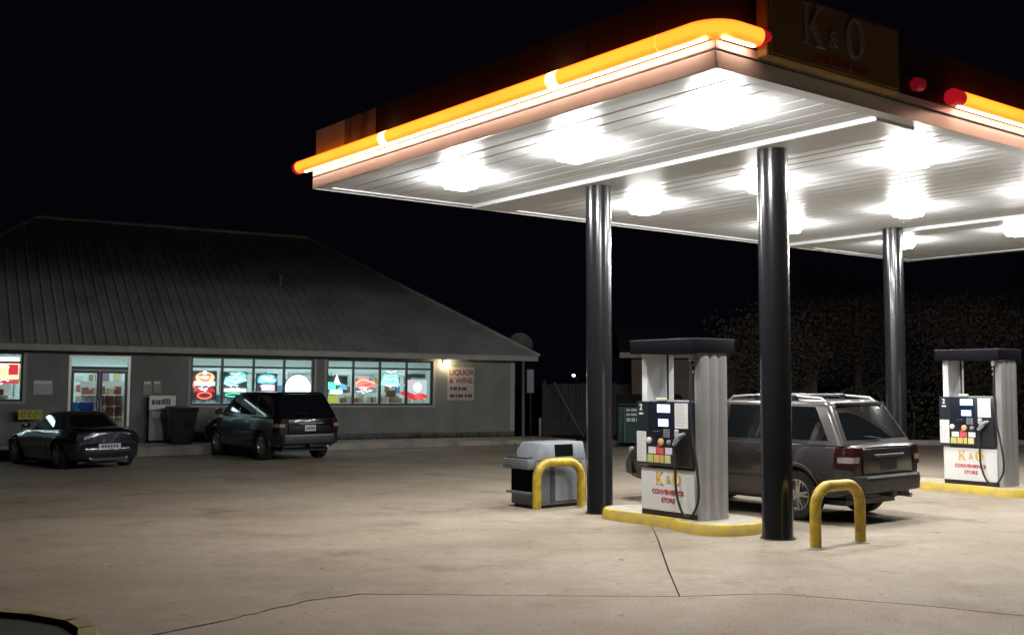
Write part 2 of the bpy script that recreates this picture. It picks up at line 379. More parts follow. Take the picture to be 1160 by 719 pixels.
MB().box(xb-.02, xb+.02, .95, CV+.2, ZB-RB-.012, ZB-RB-.002).build('added_lip_light', M_lipfill, canopy, smooth=False)
for u in (-2.6, -1.1, .4, 1.9, 3.4, 4.9): MB().box(u-.02, u+.02, yb, BV+.04, ZB-.02, ZB+.02).build('bar_bracket', M_dark, canopy)

# canopy lights
lamp_me = None
rows = [(-1.95, 'in the row along the long amber edge'), (1.95, 'in the second row, just behind the nearest pump'), (5.85, 'in the third row, between the two pump islands'), (9.80, 'in the fourth row, over the far pump')]
cols = [(4.12, 'closest to the camera'), (1.68, 'in the middle'), (-.93, 'farthest from the camera')]
proto = None
for v, rn in rows:
    for u, cn in cols:
        lab = 'square canopy light ' + rn + ', ' + cn
        M = UV(u, v, HC+.026)
        if proto is None:
            proto = thing('canopy_light', lab, 'canopy light', M, 'lights under the fuel canopy')
            MB().box(-.285, .285, -.285, .285, -.007, 0).build('housing', M_white, proto, bevel=.008)
            # shallow drop lens
            p = MB(); hs, hb = .25, .17
            p.add([(-hs, -hs, -.005), (hs, -hs, -.005), (hs, hs, -.005), (-hs, hs, -.005), (-hb, -hb, -.165), (hb, -hb, -.165), (hb, hb, -.165), (-hb, hb, -.165)],
                  [(4, 5, 6, 7), (0, 1, 5, 4), (1, 2, 6, 5), (2, 3, 7, 6), (3, 0, 4, 7)])
            p.build('lens', M_lens, proto, smooth=False)
        else: copy_tree(proto, lab, M)

# K&O sign box on the canopy edge, unlit
sg = thing('canopy_sign', 'unlit dark yellow box sign with big K&O letters on the canopy edge', 'sign', UV(AU+.16, -1.585, 5.235, math.pi/2))
MB().box(-1.165, 1.165, 0, .145, 0, .74).build('sign_box', M_sign, sg, bevel=.015)
MB().box(-1.12, 1.12, -.012, -.001, .04, .70).build('sign_face', mat('unlit_sign_face', (.30, .17, .07), .5, noise=.25, nscale=2), sg)
def letter(polys, x, z, sc, m, parent, name='letter'):
    mb = MB()
    for k, p in enumerate(polys): mb.prism([(x+a*sc, z+b*sc) for a, b in p], -.030-.001*k, -.0125, 'xz')
    return mb.build(name, m, parent, smooth=False)
K_ = [[(.06, 0), (.2, 0), (.2, 1), (.06, 1)], [(0, 0), (.28, 0), (.28, .05), (0, .05)], [(0, .95), (.28, .95), (.28, 1), (0, 1)],
      [(.2, .42), (.58, 1), (.70, 1), (.26, .36)], [(.28, .50), (.58, .03), (.76, .03), (.38, .62)], [(.5, 0), (.82, 0), (.82, .05), (.5, .05)], [(.48, .95), (.78, .95), (.78, 1), (.48, 1)]]
def ring_poly(cx, cz, ro, ri, so, si, n=20, a0=0, a1=2*math.pi):
    out = []
    for k in range(n):
        a, b = a0+(a1-a0)*k/n, a0+(a1-a0)*(k+1)/n
        out.append([(cx+ro*math.cos(a), cz+so*math.sin(a)), (cx+ro*math.cos(b), cz+so*math.sin(b)), (cx+ri*math.cos(b), cz+si*math.sin(b)), (cx+ri*math.cos(a), cz+si*math.sin(a))])
    return out
letter(K_, -.62, .23, .44, M_signtx, sg)
text('letter', '&', .26, M_signtx, sg, Matrix.Translation((-.10, -.022, .36)) @ Matrix.Rotation(math.pi/2, 4, 'X'), .014)
mb = MB()
for p in ring_poly(.29, .45, .17, .085, .225, .19, 24): mb.prism(p, -.030, -.0125, 'xz')
mb.build('letter', M_signtx, sg, smooth=False)
for i, (x, w_) in enumerate(((-.40, .12), (-.24, .09), (-.10, .14), (.09, .10), (.24, .13), (.42, .11))):
    MB().box(x, x+w_*.85, -.02, -.0125, .085, .155).build('small_mark', M_signred, sg)

# ------------------------------------------------------------------ pump islands
def island_poly(u0, u1, hw, hb):
    pts = []
    n = 10
    def nose(cx, r, s):
        return [(cx+s*math.cos(a)*r*.8, math.sin(a)*r*s*1.0) for a in [(-math.pi/2+math.pi*k/n) for k in range(n+1)]]
    pts += [(u0+.95, -hw), (u1-1.25, -hw), (u1-1.05, -hw-.03), (u1-.85, -hb+.02)]
    pts += nose(u1-.52, hb, 1)
    pts += [(u1-.85, hb-.02), (u1-1.05, hw+.03), (u1-1.25, hw), (u0+.95, hw)]
    pts += nose(u0+.36, hw, -1)
    return pts
def pump_island(M, label):
    t = thing('pump_island', label, 'pump island', M, 'raised pump islands')
    P = island_poly(.28, 3.02, .44, .60)
    c = Vector((1.65, 0))
    inn = [(p[0]+(c.x-p[0])*.04, p[1]*.86) for p in P]
    n = len(P); m = MB()
    m.add([(*p, 0) for p in P]+[(c.x+(p[0]-c.x)*.99, p[1]*.975, .13) for p in P]+[(c.x+(p[0]-c.x)*.975, p[1]*.94, .15) for p in P]+[(*p, .15) for p in inn],
          [(i+k*n, (i+1) % n+k*n, (i+1) % n+(k+1)*n, i+(k+1)*n) for k in range(3) for i in range(n)])
    m.build('kerb', M_yellowk, t, angle=50)
    MB().prism(inn, .02, .148).build('top_slab', M_kerb, t, smooth=False)
    return t
pump_island(UV(), 'low dog-bone concrete island with yellow kerb under the nearest pump')
pump_island(UV(.1, 7.62), 'low concrete island with bright yellow kerb under the far right pump')

# ------------------------------------------------------------------ fuel pumps
M_pblack = mat('pump_black_panel', (.012, .014, .022), .28, coat=.3)
M_pwhite = mat('pump_white_door', (.72, .73, .72), .4, noise=.1, nscale=3, dirt=(.55, .54, .50))
M_screen = emis('pump_screen', (.72, .93, 1.0), 2.2)
M_label = mat('pump_label_white', (.75, .74, .74), .5, noise=.06, nscale=40)
M_yel = mat('pump_logo_yellow', (.70, .44, .03), .5); M_redt = mat('pump_text_red', (.50, .05, .06), .5)
M_btn = [mat('button_%d' % i, c, .4) for i, c in enumerate([(.75, .72, .72), (.62, .10, .13), (.70, .66, .78), (.50, .56, .16), (.72, .42, .20), (.60, .50, .10), (.66, .62, .32)])]
def ribbed(x0, x1, y0, y1, z0, z1, nr=3):
    """end column: flat on the inner side, vertical flutes on the outer end"""
    pts = [(x0, y1), (x0, y0)]
    w_ = (y1-y0)/nr
    outer = []
    for k in range(nr):
        a = y0+k*w_
        outer += [(x1-.028, a+.002), (x1-.006, a+w_*.18), (x1, a+w_*.5), (x1-.006, a+w_*.82), (x1-.028, a+w_-.002)]
    return MB().prism(pts+outer, z0, z1)
def build_pump(M, label):
    t = thing('fuel_pump', label, 'fuel pump', M, 'fuel pumps on the islands')
    # local: x along the island 0..1.14, y depth -.40..+.14 seen from -y, z from island top
    ribbed(1.02, 1.15, -.40, .14, .0, 2.235).build('end_column', M_steel, t, angle=40)
    o = ribbed(1.02, 1.15, -.40, .14, .0, 2.235)
    o.v = [(1.15-x+.0, y, z) for x, y, z in o.v]
    o.build('end_column', M_white, t, angle=40)
    MB().box(.131, 1.019, -.37, .11, .05, 1.585).build('cabinet', M_greyp, t, bevel=.008)
    MB().box(.06, 1.09, -.34, .08, .0, .05).build('plinth', M_dark, t)
    # hat
    MB().box(-.03, 1.18, -.58, .24, 2.236, 2.43).build('hat', mat('pump_hat', (.005, .005, .008), .6, spec=.06), t, bevel=.012, seg=2)
    MB().box(-.034, 1.184, -.584, .244, 2.412, 2.424).build('hat_trim', mat('hat_edge', (.10, .10, .12), .3, metal=.6), t)
    # lower door
    d = MB().box(.02, 1.03, -.425, -.372, .075, .655).build('lower_door', M_pwhite, t, bevel=.006)
    MB().box(.02, 1.05, -.41, -.372, .0, .07).build('kick_strip', M_dark, t)
    X = Matrix.Rotation(math.pi/2, 4, 'X')
    lg = MB()
    for k, pl in enumerate(K_): lg.prism([(.31+a*.17, .44+b*.17) for a, b in pl], -.431-.0005*k, -.4255, 'xz')
    lg.build('logo', M_yel, d, smooth=False); lg = MB()
    for pl in ring_poly(.70, .525, .075, .038, .088, .07, 16): lg.prism(pl, -.431, -.4255, 'xz')
    lg.build('logo', M_yel, d, smooth=False)
    text('logo', '&', .15, M_yel, d, Matrix.Translation((.545, -.428, .51)) @ X, .006)
    text('lettering', 'CONVENIENCE', .085, M_redt, d, Matrix.Translation((.53, -.428, .335)) @ X, .005, bold=.002)
    text('lettering', 'STORE', .085, M_redt, d, Matrix.Translation((.54, -.428, .225)) @ X, .005, bold=.002)
    # head
    h = MB().box(-.035, 1.025, -.46, -.372, .685, 1.575).build('display_panel', M_pblack, t, bevel=.02, seg=2)
    def plate(name, x0, x1, z0, z1, m, y=-.468, dp=.0075, **k): return MB().box(x0, x1, y, y+dp, z0, z1).build(name, m, h, **k)
    plate('screen', .385, .625, 1.425, 1.535, M_screen); plate('screen', .405, .590, 1.235, 1.335, M_screen)
    plate('screen_bezel', .365, .645, 1.205, 1.555, mat('bezel_blue', (.012, .02, .05), .2), -.464, .0035)
    plate('label_panel', .715, .955, 1.215, 1.555, M_label); plate('label_panel', -.015, .165, .735, 1.155, M_label)
    for x0, x1, z0, z1 in ((.735, .935, 1.235, 1.535), (-.002, .152, .755, 1.135)):
        k_ = 0; z = z1
        while z > z0:
            plate('print_line', x0, x0+(x1-x0)*random.uniform(.55, 1), z-.012, z, mat('small_print', (.54, .54, .55), .6), -.4690, .0008); z -= .034; k_ += 1
    for r_ in range(4):
        for c_ in range(3): MB().box(.50+c_*.042, .532+c_*.042, -.4705, -.461, 1.085+r_*.03, 1.107+r_*.03).build('key', M_greyp, h)
    MB().box(.30, .44, -.470, -.461, 1.11, 1.17).build('card_reader', M_dark, h, bevel=.004); MB().box(.315, .425, -.4725, -.4702, 1.135, 1.143).build('card_slot', mat('bin_opening', (.004, .004, .005), .9, spec=.03), h)
    plate('corner_badge', -.01, .20, 1.165, 1.565, mat('badge_dark', (.02, .025, .03), .3), -.464, .0035)
    n2 = text('number', '2', .12, M_label, h, Matrix.Translation((.065, -.466, 1.49)) @ X, .004, bold=.003)
    plate('badge_strip', .03, .11, 1.39, 1.415, M_label)
    MB().lathe([(.045, 0), (.045, .02), (.03, .028)], 16, Matrix.Translation((.225, -.461, 1.035)) @ X).build('octane_button', M_btn[0], h)
    MB().lathe([(.05, 0), (.05, .02), (.03, .028)], 16, Matrix.Translation((.455, -.461, 1.02)) @ X).build('octane_button', M_btn[4], h)
    MB().lathe([(.035, 0), (.035, .02), (.02, .028)], 16, Matrix.Translation((.60, -.461, 1.02)) @ X).build('octane_button', M_greyp, h)
    for i, (x0, x1, m) in enumerate(((.21, .35, 0), (.37, .50, 1), (.53, .66, 2))): plate('grade_label', x0, x1, .855, .945, M_btn[m])
    plate('grade_label', .375, .46, .955, .975, M_btn[1])
    for i, (x0, x1, m) in enumerate(((.19, .30, 3), (.315, .42, 4), (.435, .50, 5), (.52, .63, 6))): plate('price_label', x0, x1, .735, .842, M_btn[m])
    MB().box(.33, .52, -.44, -.39, 1.577, 1.625).build('card_hood', mat('hood_pale', (.55, .58, .42), .4), h, bevel=.012)
    MB().box(.735, .985, -.462, -.455, .71, 1.19).build('nozzle_boot', mat('boot_black', (.008, .008, .009), .55), h)
    # nozzle
    nz = MB().tube([(.74, -.51, .99), (.80, -.52, 1.06), (.86, -.52, 1.12), (.93, -.50, 1.15)], [.03, .04, .035, .02], 10).build('nozzle', M_greyp, t)
    MB().tube([(.745, -.54, 1.00), (.80, -.57, 1.00), (.87, -.56, 1.07)], .011, 8).build('trigger', M_steel, nz)
    MB().box(.72, .80, -.50, -.462, 1.09, 1.20).build('nozzle_hook', M_lgrey, h, bevel=.015)
    # hose: from the hat down past the column, round a low loop, up to the nozzle
    import bisect
    kp = [(1.04, -.475, 2.16), (1.045, -.50, 1.85), (1.05, -.51, 1.5), (1.08, -.52, 1.15), (1.15, -.53, .80), (1.20, -.54, .50), (1.19, -.54, .27), (1.09, -.54, .09), (.97, -.53, .05), (.86, -.52, .14), (.775, -.51, .36), (.755, -.505, .60), (.76, -.505, .80), (.75, -.51, .98)]
    V = [Vector(p) for p in kp]; pts = []
    for i in range(len(V)-1):
        p0, p1, p2, p3 = V[max(i-1, 0)], V[i], V[i+1], V[min(i+2, len(V)-1)]
        for k in range(6):
            s = k/6; pts.append(.5*((2*p1)+(p2-p0)*s+(2*p0-5*p1+4*p2-p3)*s*s+(3*p1-p0-3*p2+p3)*s**3))
    pts.append(V[-1])
    MB().tube(pts, .017, 8).build('hose', M_rubber, t)
    MB().box(1.0, 1.06, -.50, -.40, 2.12, 2.232).build('hose_bracket', M_steel, t, bevel=.01)
    for z in (1.98, 2.08): MB().tube([(1.0, -.41, z), (1.0, -.44, z)], .022, 10).build('hose_clamp', M_steel, t)
    MB().tube([(.99, -.39, 1.58), (.99, -.39, 2.236)], .016, 8).build('riser_pipe', M_dark, t)
    MB().tube([(.165, -.02, 1.58), (.165, -.02, 2.236)], .014, 8).build('riser_pipe', M_dark, t)
    return t
pump_a = build_pump(UV(1.28, .02, .15), 'white and silver fuel pump with lit screens, nearest, between two black columns')
copy_tree(pump_a, 'white and silver fuel pump at the far right, behind the parked SUV', UV(1.45, 7.62, .15))

# ------------------------------------------------------------------ hoop bollards
def bollard(M, label, hw=.47, h=.80, sweep=.2):
    t = thing('hoop_bollard', label, 'bollard', M, 'yellow hoop bollards')
    pts = [(0, -hw, 0), (0, -hw, .3), (0, -hw, h-.33)]+[(0, -hw+.26-.26*math.cos(a), h-.33+.26*math.sin(a)) for a in [k*math.pi/16 for k in range(1, 8)]]
    pts += [(0, -hw+.26, h-.07), (0, hw-.26, h-.07)]+[(0, hw-.26+.26*math.sin(a), h-.33+.26*math.cos(a)) for a in [k*math.pi/16 for k in range(1, 8)]]
    pts += [(0, hw, h-.33), (0, hw, .3), (0, hw, 0)]
    MB().tube(pts, .068, 16).build('hoop', M_yellow, t, angle=60)
    for s in (-1, 1): MB().lathe([(.10, .001), (.10, .008), (.085, .014), (.069, .016)], 18, Matrix.Translation((0, s*hw, 0))).build('footing', M_kerb, t)
    return t
bollard(UV(-.80, -.13, 0, -.10), 'yellow steel hoop bollard in front of the grey waste unit', .425)
bollard(UV(4.19, .10, 0, -.04), 'scuffed yellow steel hoop bollard beside the right black column, behind the SUV bumper', .43)

# ------------------------------------------------------------------ waste and windshield unit
wu = thing('waste_unit', 'grey forecourt waste and windshield-wash unit behind the yellow hoop', 'waste bin', UV(-.95, -.50, 0))
# local x: -.66..0 (0 faces the bollard), y 0..1.08
M_unit = mat('unit_grey', (.15, .16, .175), .5, noise=.3, nscale=4); M_unitl = mat('unit_hood_grey', (.22, .24, .265), .45, noise=.25, nscale=3)
MB().box(-.64, 0, .02, 1.08, .05, .74).build('body', M_unit, wu, bevel=.015, seg=2)
MB().box(-.60, -.04, .06, 1.04, 0, .05).build('plinth', M_dark, wu)
hd = MB().add([(-.64, .02, .742), (0, .02, .742), (0, 1.08, .742), (-.64, 1.08, .742), (-.55, .16, 1.03), (-.03, .16, 1.03), (-.03, 1.05, 1.03), (-.55, 1.05, 1.03)],
              [(3, 2, 1, 0), (4, 5, 6, 7), (0, 1, 5, 4), (1, 2, 6, 5), (2, 3, 7, 6), (3, 0, 4, 7)]).build('hood', M_unitl, wu, bevel=.03, seg=2)
MB().box(-.010, .006, .42, .80, .80, .99, Matrix.Translation((-.012, 0, 0)) @ Matrix.Rotation(-.10, 4, 'Y') @ Matrix.Translation((.085, 0, 0))).build('chute', mat('bin_opening', (.004, .004, .005), .9, spec=.03), hd)
MB().box(.001, .022, .40, .86, .10, .70).build('door', M_unitl, wu, bevel=.008)
MB().box(.001, .012, .31, .38, .08, .72).build('recess', mat('bin_recess', (.03, .045, .05), .6), wu)
MB().box(.001, .012, .88, .95, .08, .72).build('recess', mat('bin_recess', (.03, .045, .05), .6), wu)
MB().box(-.60, -.08, -.006, .0195, .27, .60).build('tray_opening', mat('bin_opening', (.004, .004, .005), .9, spec=.03), wu)
sh = MB().box(-.68, -.02, -.13, .018, .62, .78).build('wash_tray', M_unit, wu, bevel=.02, seg=2)
MB().box(-.64, -.06, -.10, .0, .781, .80).build('towel_slot', M_dark, sh)
MB().box(-.66, -.04, -.07, .018, .22, .26).build('ledge', M_unit, wu, bevel=.006)
MB().tube([(-.40, -.05, .70), (-.42, -.07, 1.02)], .012, 8).build('squeegee_handle', M_dark, wu)

# ------------------------------------------------------------------ convenience store
store = thing('convenience_store', 'single-storey grey store with wide hipped metal roof and lit windows', 'building', SM())
WL = 20.1; WD = 12.8; HW = 2.72; Z0 = .12
# front wall openings (s_right, s_left, z0, z1)
OPEN = [(3.08, 6.74, 1.19, 2.633), (7.16, 10.93, 1.19, 2.633), (12.63, 14.29, Z0, 2.60), (15.46, 19.2, 1.30, 2.64)]
def sx(a, b): return (-b, -a)          # s range -> local x range
wl = MB(); tw = .2
edges = [0.0]
for a, b, z0, z1 in OPEN: edges += [a, b]
edges += [WL]
for i in range(0, len(edges), 2): wl.box(*sx(edges[i], edges[i+1]), 0, tw, -.35, HW+.1)
for a, b, z0, z1 in OPEN:
    if z0 > Z0: wl.box(*sx(a, b), 0, tw, -.35, z0)
    wl.box(*sx(a, b), 0, tw, z1, HW+.1)
wl.box(-tw, 0, tw, WD, -.35, HW+.1); wl.box(-WL, -WL+tw, tw, WD, -.35, HW+.1); wl.box(-WL+tw, -tw, WD-tw, WD, -.35, HW+.1)
wl.build('wall', M_wall, store, smooth=False)
# darker base course of the wall with splash line
MB().box(-12.62, .0, -.025, -.001, -.35, .30).build('base_course', mat('base_course', (.13, .135, .13), .85, noise=.4, nscale=2, bump=.2), store)
for x in (-.16,): MB().box(x, x+.18, -.02, -.001, .31, HW).build('corner_board', M_trim, store)
MB().box(-.002, .02, -.02, .16, .31, HW).build('corner_board', M_trim, store)
# eave: soffit, fascia board, gutter lip
EV = .6; ZE = 2.70
MB().box(-WL-EV+.03, EV-.03, -EV+.03, -.001, ZE+.02, ZE+.06).build('eave_soffit', M_trim, store, smooth=False)
MB().box(.001, EV-.03, .0, WD+EV-.03, ZE+.02, ZE+.06).build('eave_soffit', M_trim, store, smooth=False)
fb = MB(); fb.box(-WL-EV, EV, -EV, -EV+.03, ZE, ZE+.19); fb.box(EV-.03, EV, -EV+.03, WD+EV, ZE, ZE+.19); fb.box(-WL-EV, -WL-EV+.03, -EV+.03, WD+EV, ZE, ZE+.19)
fb.build('fascia_board', M_trim, store, smooth=False)
# roof
RZ = 7.32; zr0 = ZE+.17; RT = 6.4; SR, SL = 5.38, WL-5.38       # ridge runs s 5.38..14.72 at depth 6.4
run = RT+EV+.04; hipr = SR+EV+.04
def roof_pt(s, k):    # k = 0 at eave .. 1 at ridge on the front slope
    return Vector((-s, -EV-.04+run*k, zr0+(RZ-zr0)*k))
s_lo, s_hi = -EV-.04, WL+EV+.04
PWR = .302; npan = int((s_hi-s_lo)/PWR)
nrm = Vector((0, -(RZ-zr0), run)).normalized()
def kmax(s): return max(.0, min(1, (s-s_lo)/hipr, (s_hi-s)/hipr))
for i in range(npan):
    a = s_lo+i*(s_hi-s_lo)/npan; b = s_lo+(i+1)*(s_hi-s_lo)/npan
    pr = [(a, 0), (a+.20, 0), (a+.225, .026), (a+.265, .026), (b, 0)]
    m = MB()
    cuts = sorted({0., 1.})
    for p, q in zip(pr[:-1], pr[1:]):
        ka, kb = kmax(p[0]), kmax(q[0])
        brk = [x for x in (SR, SL) if p[0] < x < q[0]]
        m.add([roof_pt(p[0], 0)+nrm*p[1], roof_pt(q[0], 0)+nrm*q[1], roof_pt(q[0], kb)+nrm*q[1], roof_pt(p[0], ka)+nrm*p[1]], [(0, 1, 2, 3)])
    m.build('roof_panel', M_roof, store, smooth=False)
rr, rl = Vector((-SR, RT, RZ)), Vector((-SL, RT, RZ))
e_fr, e_br = Vector((EV+.04, -EV-.04, zr0)), Vector((EV+.04, WD+EV+.04, zr0)); e_fl, e_bl = Vector((-WL-EV-.04, -EV-.04, zr0)), Vector((-WL-EV-.04, WD+EV+.04, zr0))
MB().add([e_fr, e_br, rr], [(0, 1, 2)]).build('side_slope', M_roof, store, smooth=False)
MB().add([e_bl, e_fl, rl], [(0, 1, 2)]).build('side_slope', M_roof, store, smooth=False)
MB().add([e_br, e_bl, rl, rr], [(0, 1, 2, 3)]).build('back_slope', M_roof, store, smooth=False)
MB().tube([rr+Vector((0, 0, .02)), rl+Vector((0, 0, .02))], .07, 8).build('ridge_cap', M_roof, store)
MB().tube([e_fr+Vector((0, 0, .03)), rr+Vector((0, 0, .02))], .05, 8).build('hip_cap', M_roof, store)
MB().tube([e_fl+Vector((0, 0, .03)), rl+Vector((0, 0, .02))], .05, 8).build('hip_cap', M_roof, store)
MB().lathe([(.05, -.3), (.05, .25), (.09, .26), (.09, .33), (0, .36)], 12, Matrix.Translation(roof_pt(7.4, .52))).build('vent_pipe', M_trim, store)
# windows
def window(a, b, z0, z1, mull, ztr, m=M_frame):
    f = MB(); t0, t1 = .04, .12; w = .06
    f.box(*sx(a, a+w), t0, t1, z0, z1); f.box(*sx(b-w, b), t0, t1, z0, z1); f.box(*sx(a+w, b-w), t0, t1, z0, z0+w); f.box(*sx(a+w, b-w), t0, t1, z1-w*.8, z1)
    wo = f.build('window', m, store, smooth=False)
    xs = [a]+mull+[b]
    for s in mull: MB().box(*sx(s-w*.55, s+w*.55), t0-.002, t1-.002, z0+w, z1-w*.8).build('mullion', m, wo, smooth=False)
    for s0, s1 in zip(xs[:-1], xs[1:]):
        MB().box(*sx(s0+w*.56, s1-w*.56), t0+.002, t1-.004, ztr-.03, ztr+.03).build('transom_bar', m, wo, smooth=False)
        MB().box(*sx(s0+w*.5, s1-w*.5), .075, .083, z0+w*.5, ztr).build('pane', M_pane, wo, smooth=False)
        MB().box(*sx(s0+w*.5, s1-w*.5), .075, .083, ztr+.001, z1-w*.4).build('pane', M_pane, wo, smooth=False)
    MB().box(*sx(a-.06, b+.06), -.05, -.001, z0-.07, z0-.001).build('sill', M_trim, wo, smooth=False)
    for q0, q1 in ((a-.09, a-.001), (b+.001, b+.09)): MB().box(*sx(q0, q1), -.02, -.001, z0, z1).build('casing', M_trim, wo, smooth=False)
window(3.08, 6.74, 1.19, 2.633, [4.0, 4.93, 5.84], 2.37)
window(7.16, 10.93, 1.19, 2.633, [8.10, 9.05, 10.0], 2.34)
window(15.46, 19.2, 1.30, 2.64, [16.7, 17.95], 2.37)
# entrance: pair of glazed doors under a transom light
dr = MB(); a, b = 12.63, 14.29
dr.box(*sx(a, a+.07), .02, .14, Z0, 2.60); dr.box(*sx(b-.07, b), .02, .14, Z0, 2.60); dr.box(*sx(a+.07, b-.07), .02, .14, 2.53, 2.60)
dfr = dr.build('door_frame', M_alu, store, smooth=False)
MB().box(*sx(a+.07, b-.07), .03, .13, 2.19, 2.29).build('head_bar', M_frame, dfr, smooth=False)
MB().box(*sx(a+.07, b-.07), .075, .083, 2.29, 2.53).build('pane', M_pane, dfr, smooth=False)
mid = (a+b)/2
for s0, s1 in ((a+.075, mid-.004), (mid+.004, b-.075)):
    lf = MB(); st = .07
    lf.box(*sx(s0, s0+st), .05, .10, Z0+.02, 2.185); lf.box(*sx(s1-st, s1), .05, .10, Z0+.02, 2.185); lf.box(*sx(s0+st, s1-st), .05, .10, 2.10, 2.185); lf.box(*sx(s0+st, s1-st), .05, .10, Z0+.02, Z0+.25)
    do = lf.build('door', M_frame, store, smooth=False)
    MB().box(*sx(s0+st*.8, s1-st*.8), .071, .079, Z0+.24, 2.11).build('pane', M_pane, do, smooth=False)
    hs = s1-st/2 if s0 < mid-.1 and s1 < mid+.1 else s0+st/2
    MB().tube([(-hs, .045, 1.0), (-hs, .0, 1.02), (-hs, .0, 1.32), (-hs, .045, 1.34)], .012, 8).build('handle', M_alu, do)
# inside: floor, partition, ceiling with tubes
ins = thing('store_interior', 'bright white shop interior seen through the store windows', 'interior', SM())
MB().box(-WL+.2, -.2, .2, 7.0, -.3, Z0).build('floor', M_ifloor, ins, smooth=False)
MB().box(-WL+.2, -.2, 7.0, 7.1, -.3, 2.95).build('back_partition', M_iwall, ins, smooth=False)
MB().box(-WL+.2, -.2, .2, 7.0, 2.90, 2.95).build('ceiling', M_iwall, ins, smooth=False)
MB().box(-.32, -.2, .2, 7.0, Z0, 2.9).build('side_lining', M_iwall, ins, smooth=False)
for i in range(9):
    for j in range(3):
        x = -1.6-i*2.15; y = 1.3+j*2.1
        MB().box(x-.6, x+.6, y-.15, y+.15, 2.86, 2.899).build('ceiling_light', M_glow, ins, smooth=False)
# cooler doors along the partition
def goods_mat(i):
    cs = [(.33, .09, .07), (.45, .36, .14), (.12, .20, .38), (.50, .50, .46), (.15, .30, .19), (.30, .17, .10), (.42, .45, .48), (.22, .10, .17)]
    return mat('goods_%d' % (i % 8), cs[i % 8], .45)
cool = thing('drinks_cooler', 'long white upright drinks cooler with glass doors along the store back wall', 'cooler', SM(0, 6.3))
MB().box(-19.5, -1.0, .3, .65, Z0, 2.45).build('cabinet', M_iwall, cool, smooth=False)
for i in range(22):
    x = -19.4+i*.84
    f = MB(); f.box(x, x+.05, .22, .299, .3, 2.3); f.box(x+.75, x+.80, .22, .299, .3, 2.3); f.box(x+.05, x+.75, .22, .299, 2.24, 2.3); f.box(x+.05, x+.75, .22, .299, .3, .36)
    f.build('cooler_door', M_alu if i % 3 else M_white, cool, smooth=False)
gm = {}
for k in range(19*5):
    pass
for row in range(5):
    for c in range(4):
        m = MB()
        for i in range(46):
            if i % 4 == c and random.random() < .93:
                x = -19.3+i*.4; wv = random.uniform(.16, .34); m.box(x, x+wv, .235, .297, .42+row*.37, .42+row*.37+random.uniform(.17, .30))
        o = m.build('bottles', goods_mat(row*3+c*2+1), cool, smooth=False); o['kind'] = 'stuff'
# shelf units in the shop
def gondola(s, t, w, h, label, cols, rot=0.):
    g = thing('shelf_unit', label, 'shelf', SM(s, t, Z0, rot), 'shelves inside the store')
    MB().box(-w/2, w/2, -.02, .02, 0, h).build('back_panel', M_iwall, g, smooth=False)
    nsh = max(2, int(h/.36))
    for k in range(nsh):
        z = .08+k*(h-.1)/nsh
        MB().box(-w/2, w/2, -.34, -.021, z, z+.025).build('shelf_board', M_white, g, smooth=False)
        for c in range(3):
            m = MB(); x = -w/2+.02; i = 0
            while x < w/2-.12:
                bw = random.uniform(.09, .2)
                if i % 3 == c: m.box(x, x+bw*.92, -.33, -.08, z+.026, z+.026+random.uniform(.14, .27))
                x += bw; i += 1
            o = m.build('goods', goods_mat(cols[(k+c) % len(cols)]), g, smooth=False); o['kind'] = 'stuff'
    return g
gondola(5.0, 2.2, 3.2, 1.45, 'low snack shelf behind the right window', [0, 1, 3, 6])
gondola(9.0, 2.4, 3.4, 1.45, 'low grocery shelf behind the middle window', [2, 6, 4, 3])
gondola(12.9, 3.4, 1.3, 1.75, 'tall shelf of red and yellow packets just inside the right door', [0, 1, 5, 0])
gondola(17.0, 1.6, 2.6, 1.75, 'shelf of mixed goods behind the leftmost window', [0, 3, 6, 7])
# stacked blue drink cases just inside the left door
k = 0
for lay in range(5):
    for c in range(2):
        o = MB().box(-.2, .2, -.16, .16, 0, .225).mesh('drink_case', bevel=.02); o.materials.append(mat('case_blue_%d' % (k % 2), ((.02, .12, .62), (.05, .22, .72))[k % 2], .25))
        oo = link('drink_case', o, None, SM(13.72+c*.41, .75, Z0+.02+lay*.228))
        tag(oo, 'blue shrink-wrapped drink case in the stack inside the left door, %s, %s' % (('floor layer', 'second layer', 'third layer', 'fourth layer', 'top layer')[lay], ('right side', 'left side')[c]), 'drink case', 'blue drink cases inside the entrance')
        k += 1
# red and yellow snack bags standing by the right door leaf
k = 0
for lay in range(4):
    for c in range(3):
        m = MB().grid(lambda u, v: Vector(((u-.5)*.24*(1-.15*abs(v-.5)*2), -.06*math.sin(math.pi*u)*math.sin(math.pi*v), v*.30)), 6, 6)
        m.grid(lambda u, v: Vector(((u-.5)*.24*(1-.15*abs(v-.5)*2), .05*math.sin(math.pi*u)*math.sin(math.pi*v), v*.30)), 6, 6)
        o = m.build('snack_bag', goods_mat((0, 0, 1, 5, 0, 7)[k % 6]))
        o.matrix_world = SM(12.83+c*.25, .62+.03*lay, Z0+.12+lay*.31)
        tag(o, 'puffed snack bag on the rack by the right door, %s row, %s' % (('bottom', 'second', 'third', 'top')[lay], ('right', 'middle', 'left')[c]), 'snack bag', 'snack bags inside the entrance')
        k += 1
rk = thing('snack_rack', 'thin wire rack holding snack bags inside the right door', 'rack', SM(13.08, .80, Z0))
for x in (-.40, .40): MB().tube([(x, 0, 0), (x, 0, 1.5)], .012, 6).build('post', M_alu, rk)
for z in (.1, .41, .72, 1.03): MB().box(-.40, .40, -.22, .0, z-.012, z-.002).build('shelf', M_alu, rk, smooth=False)

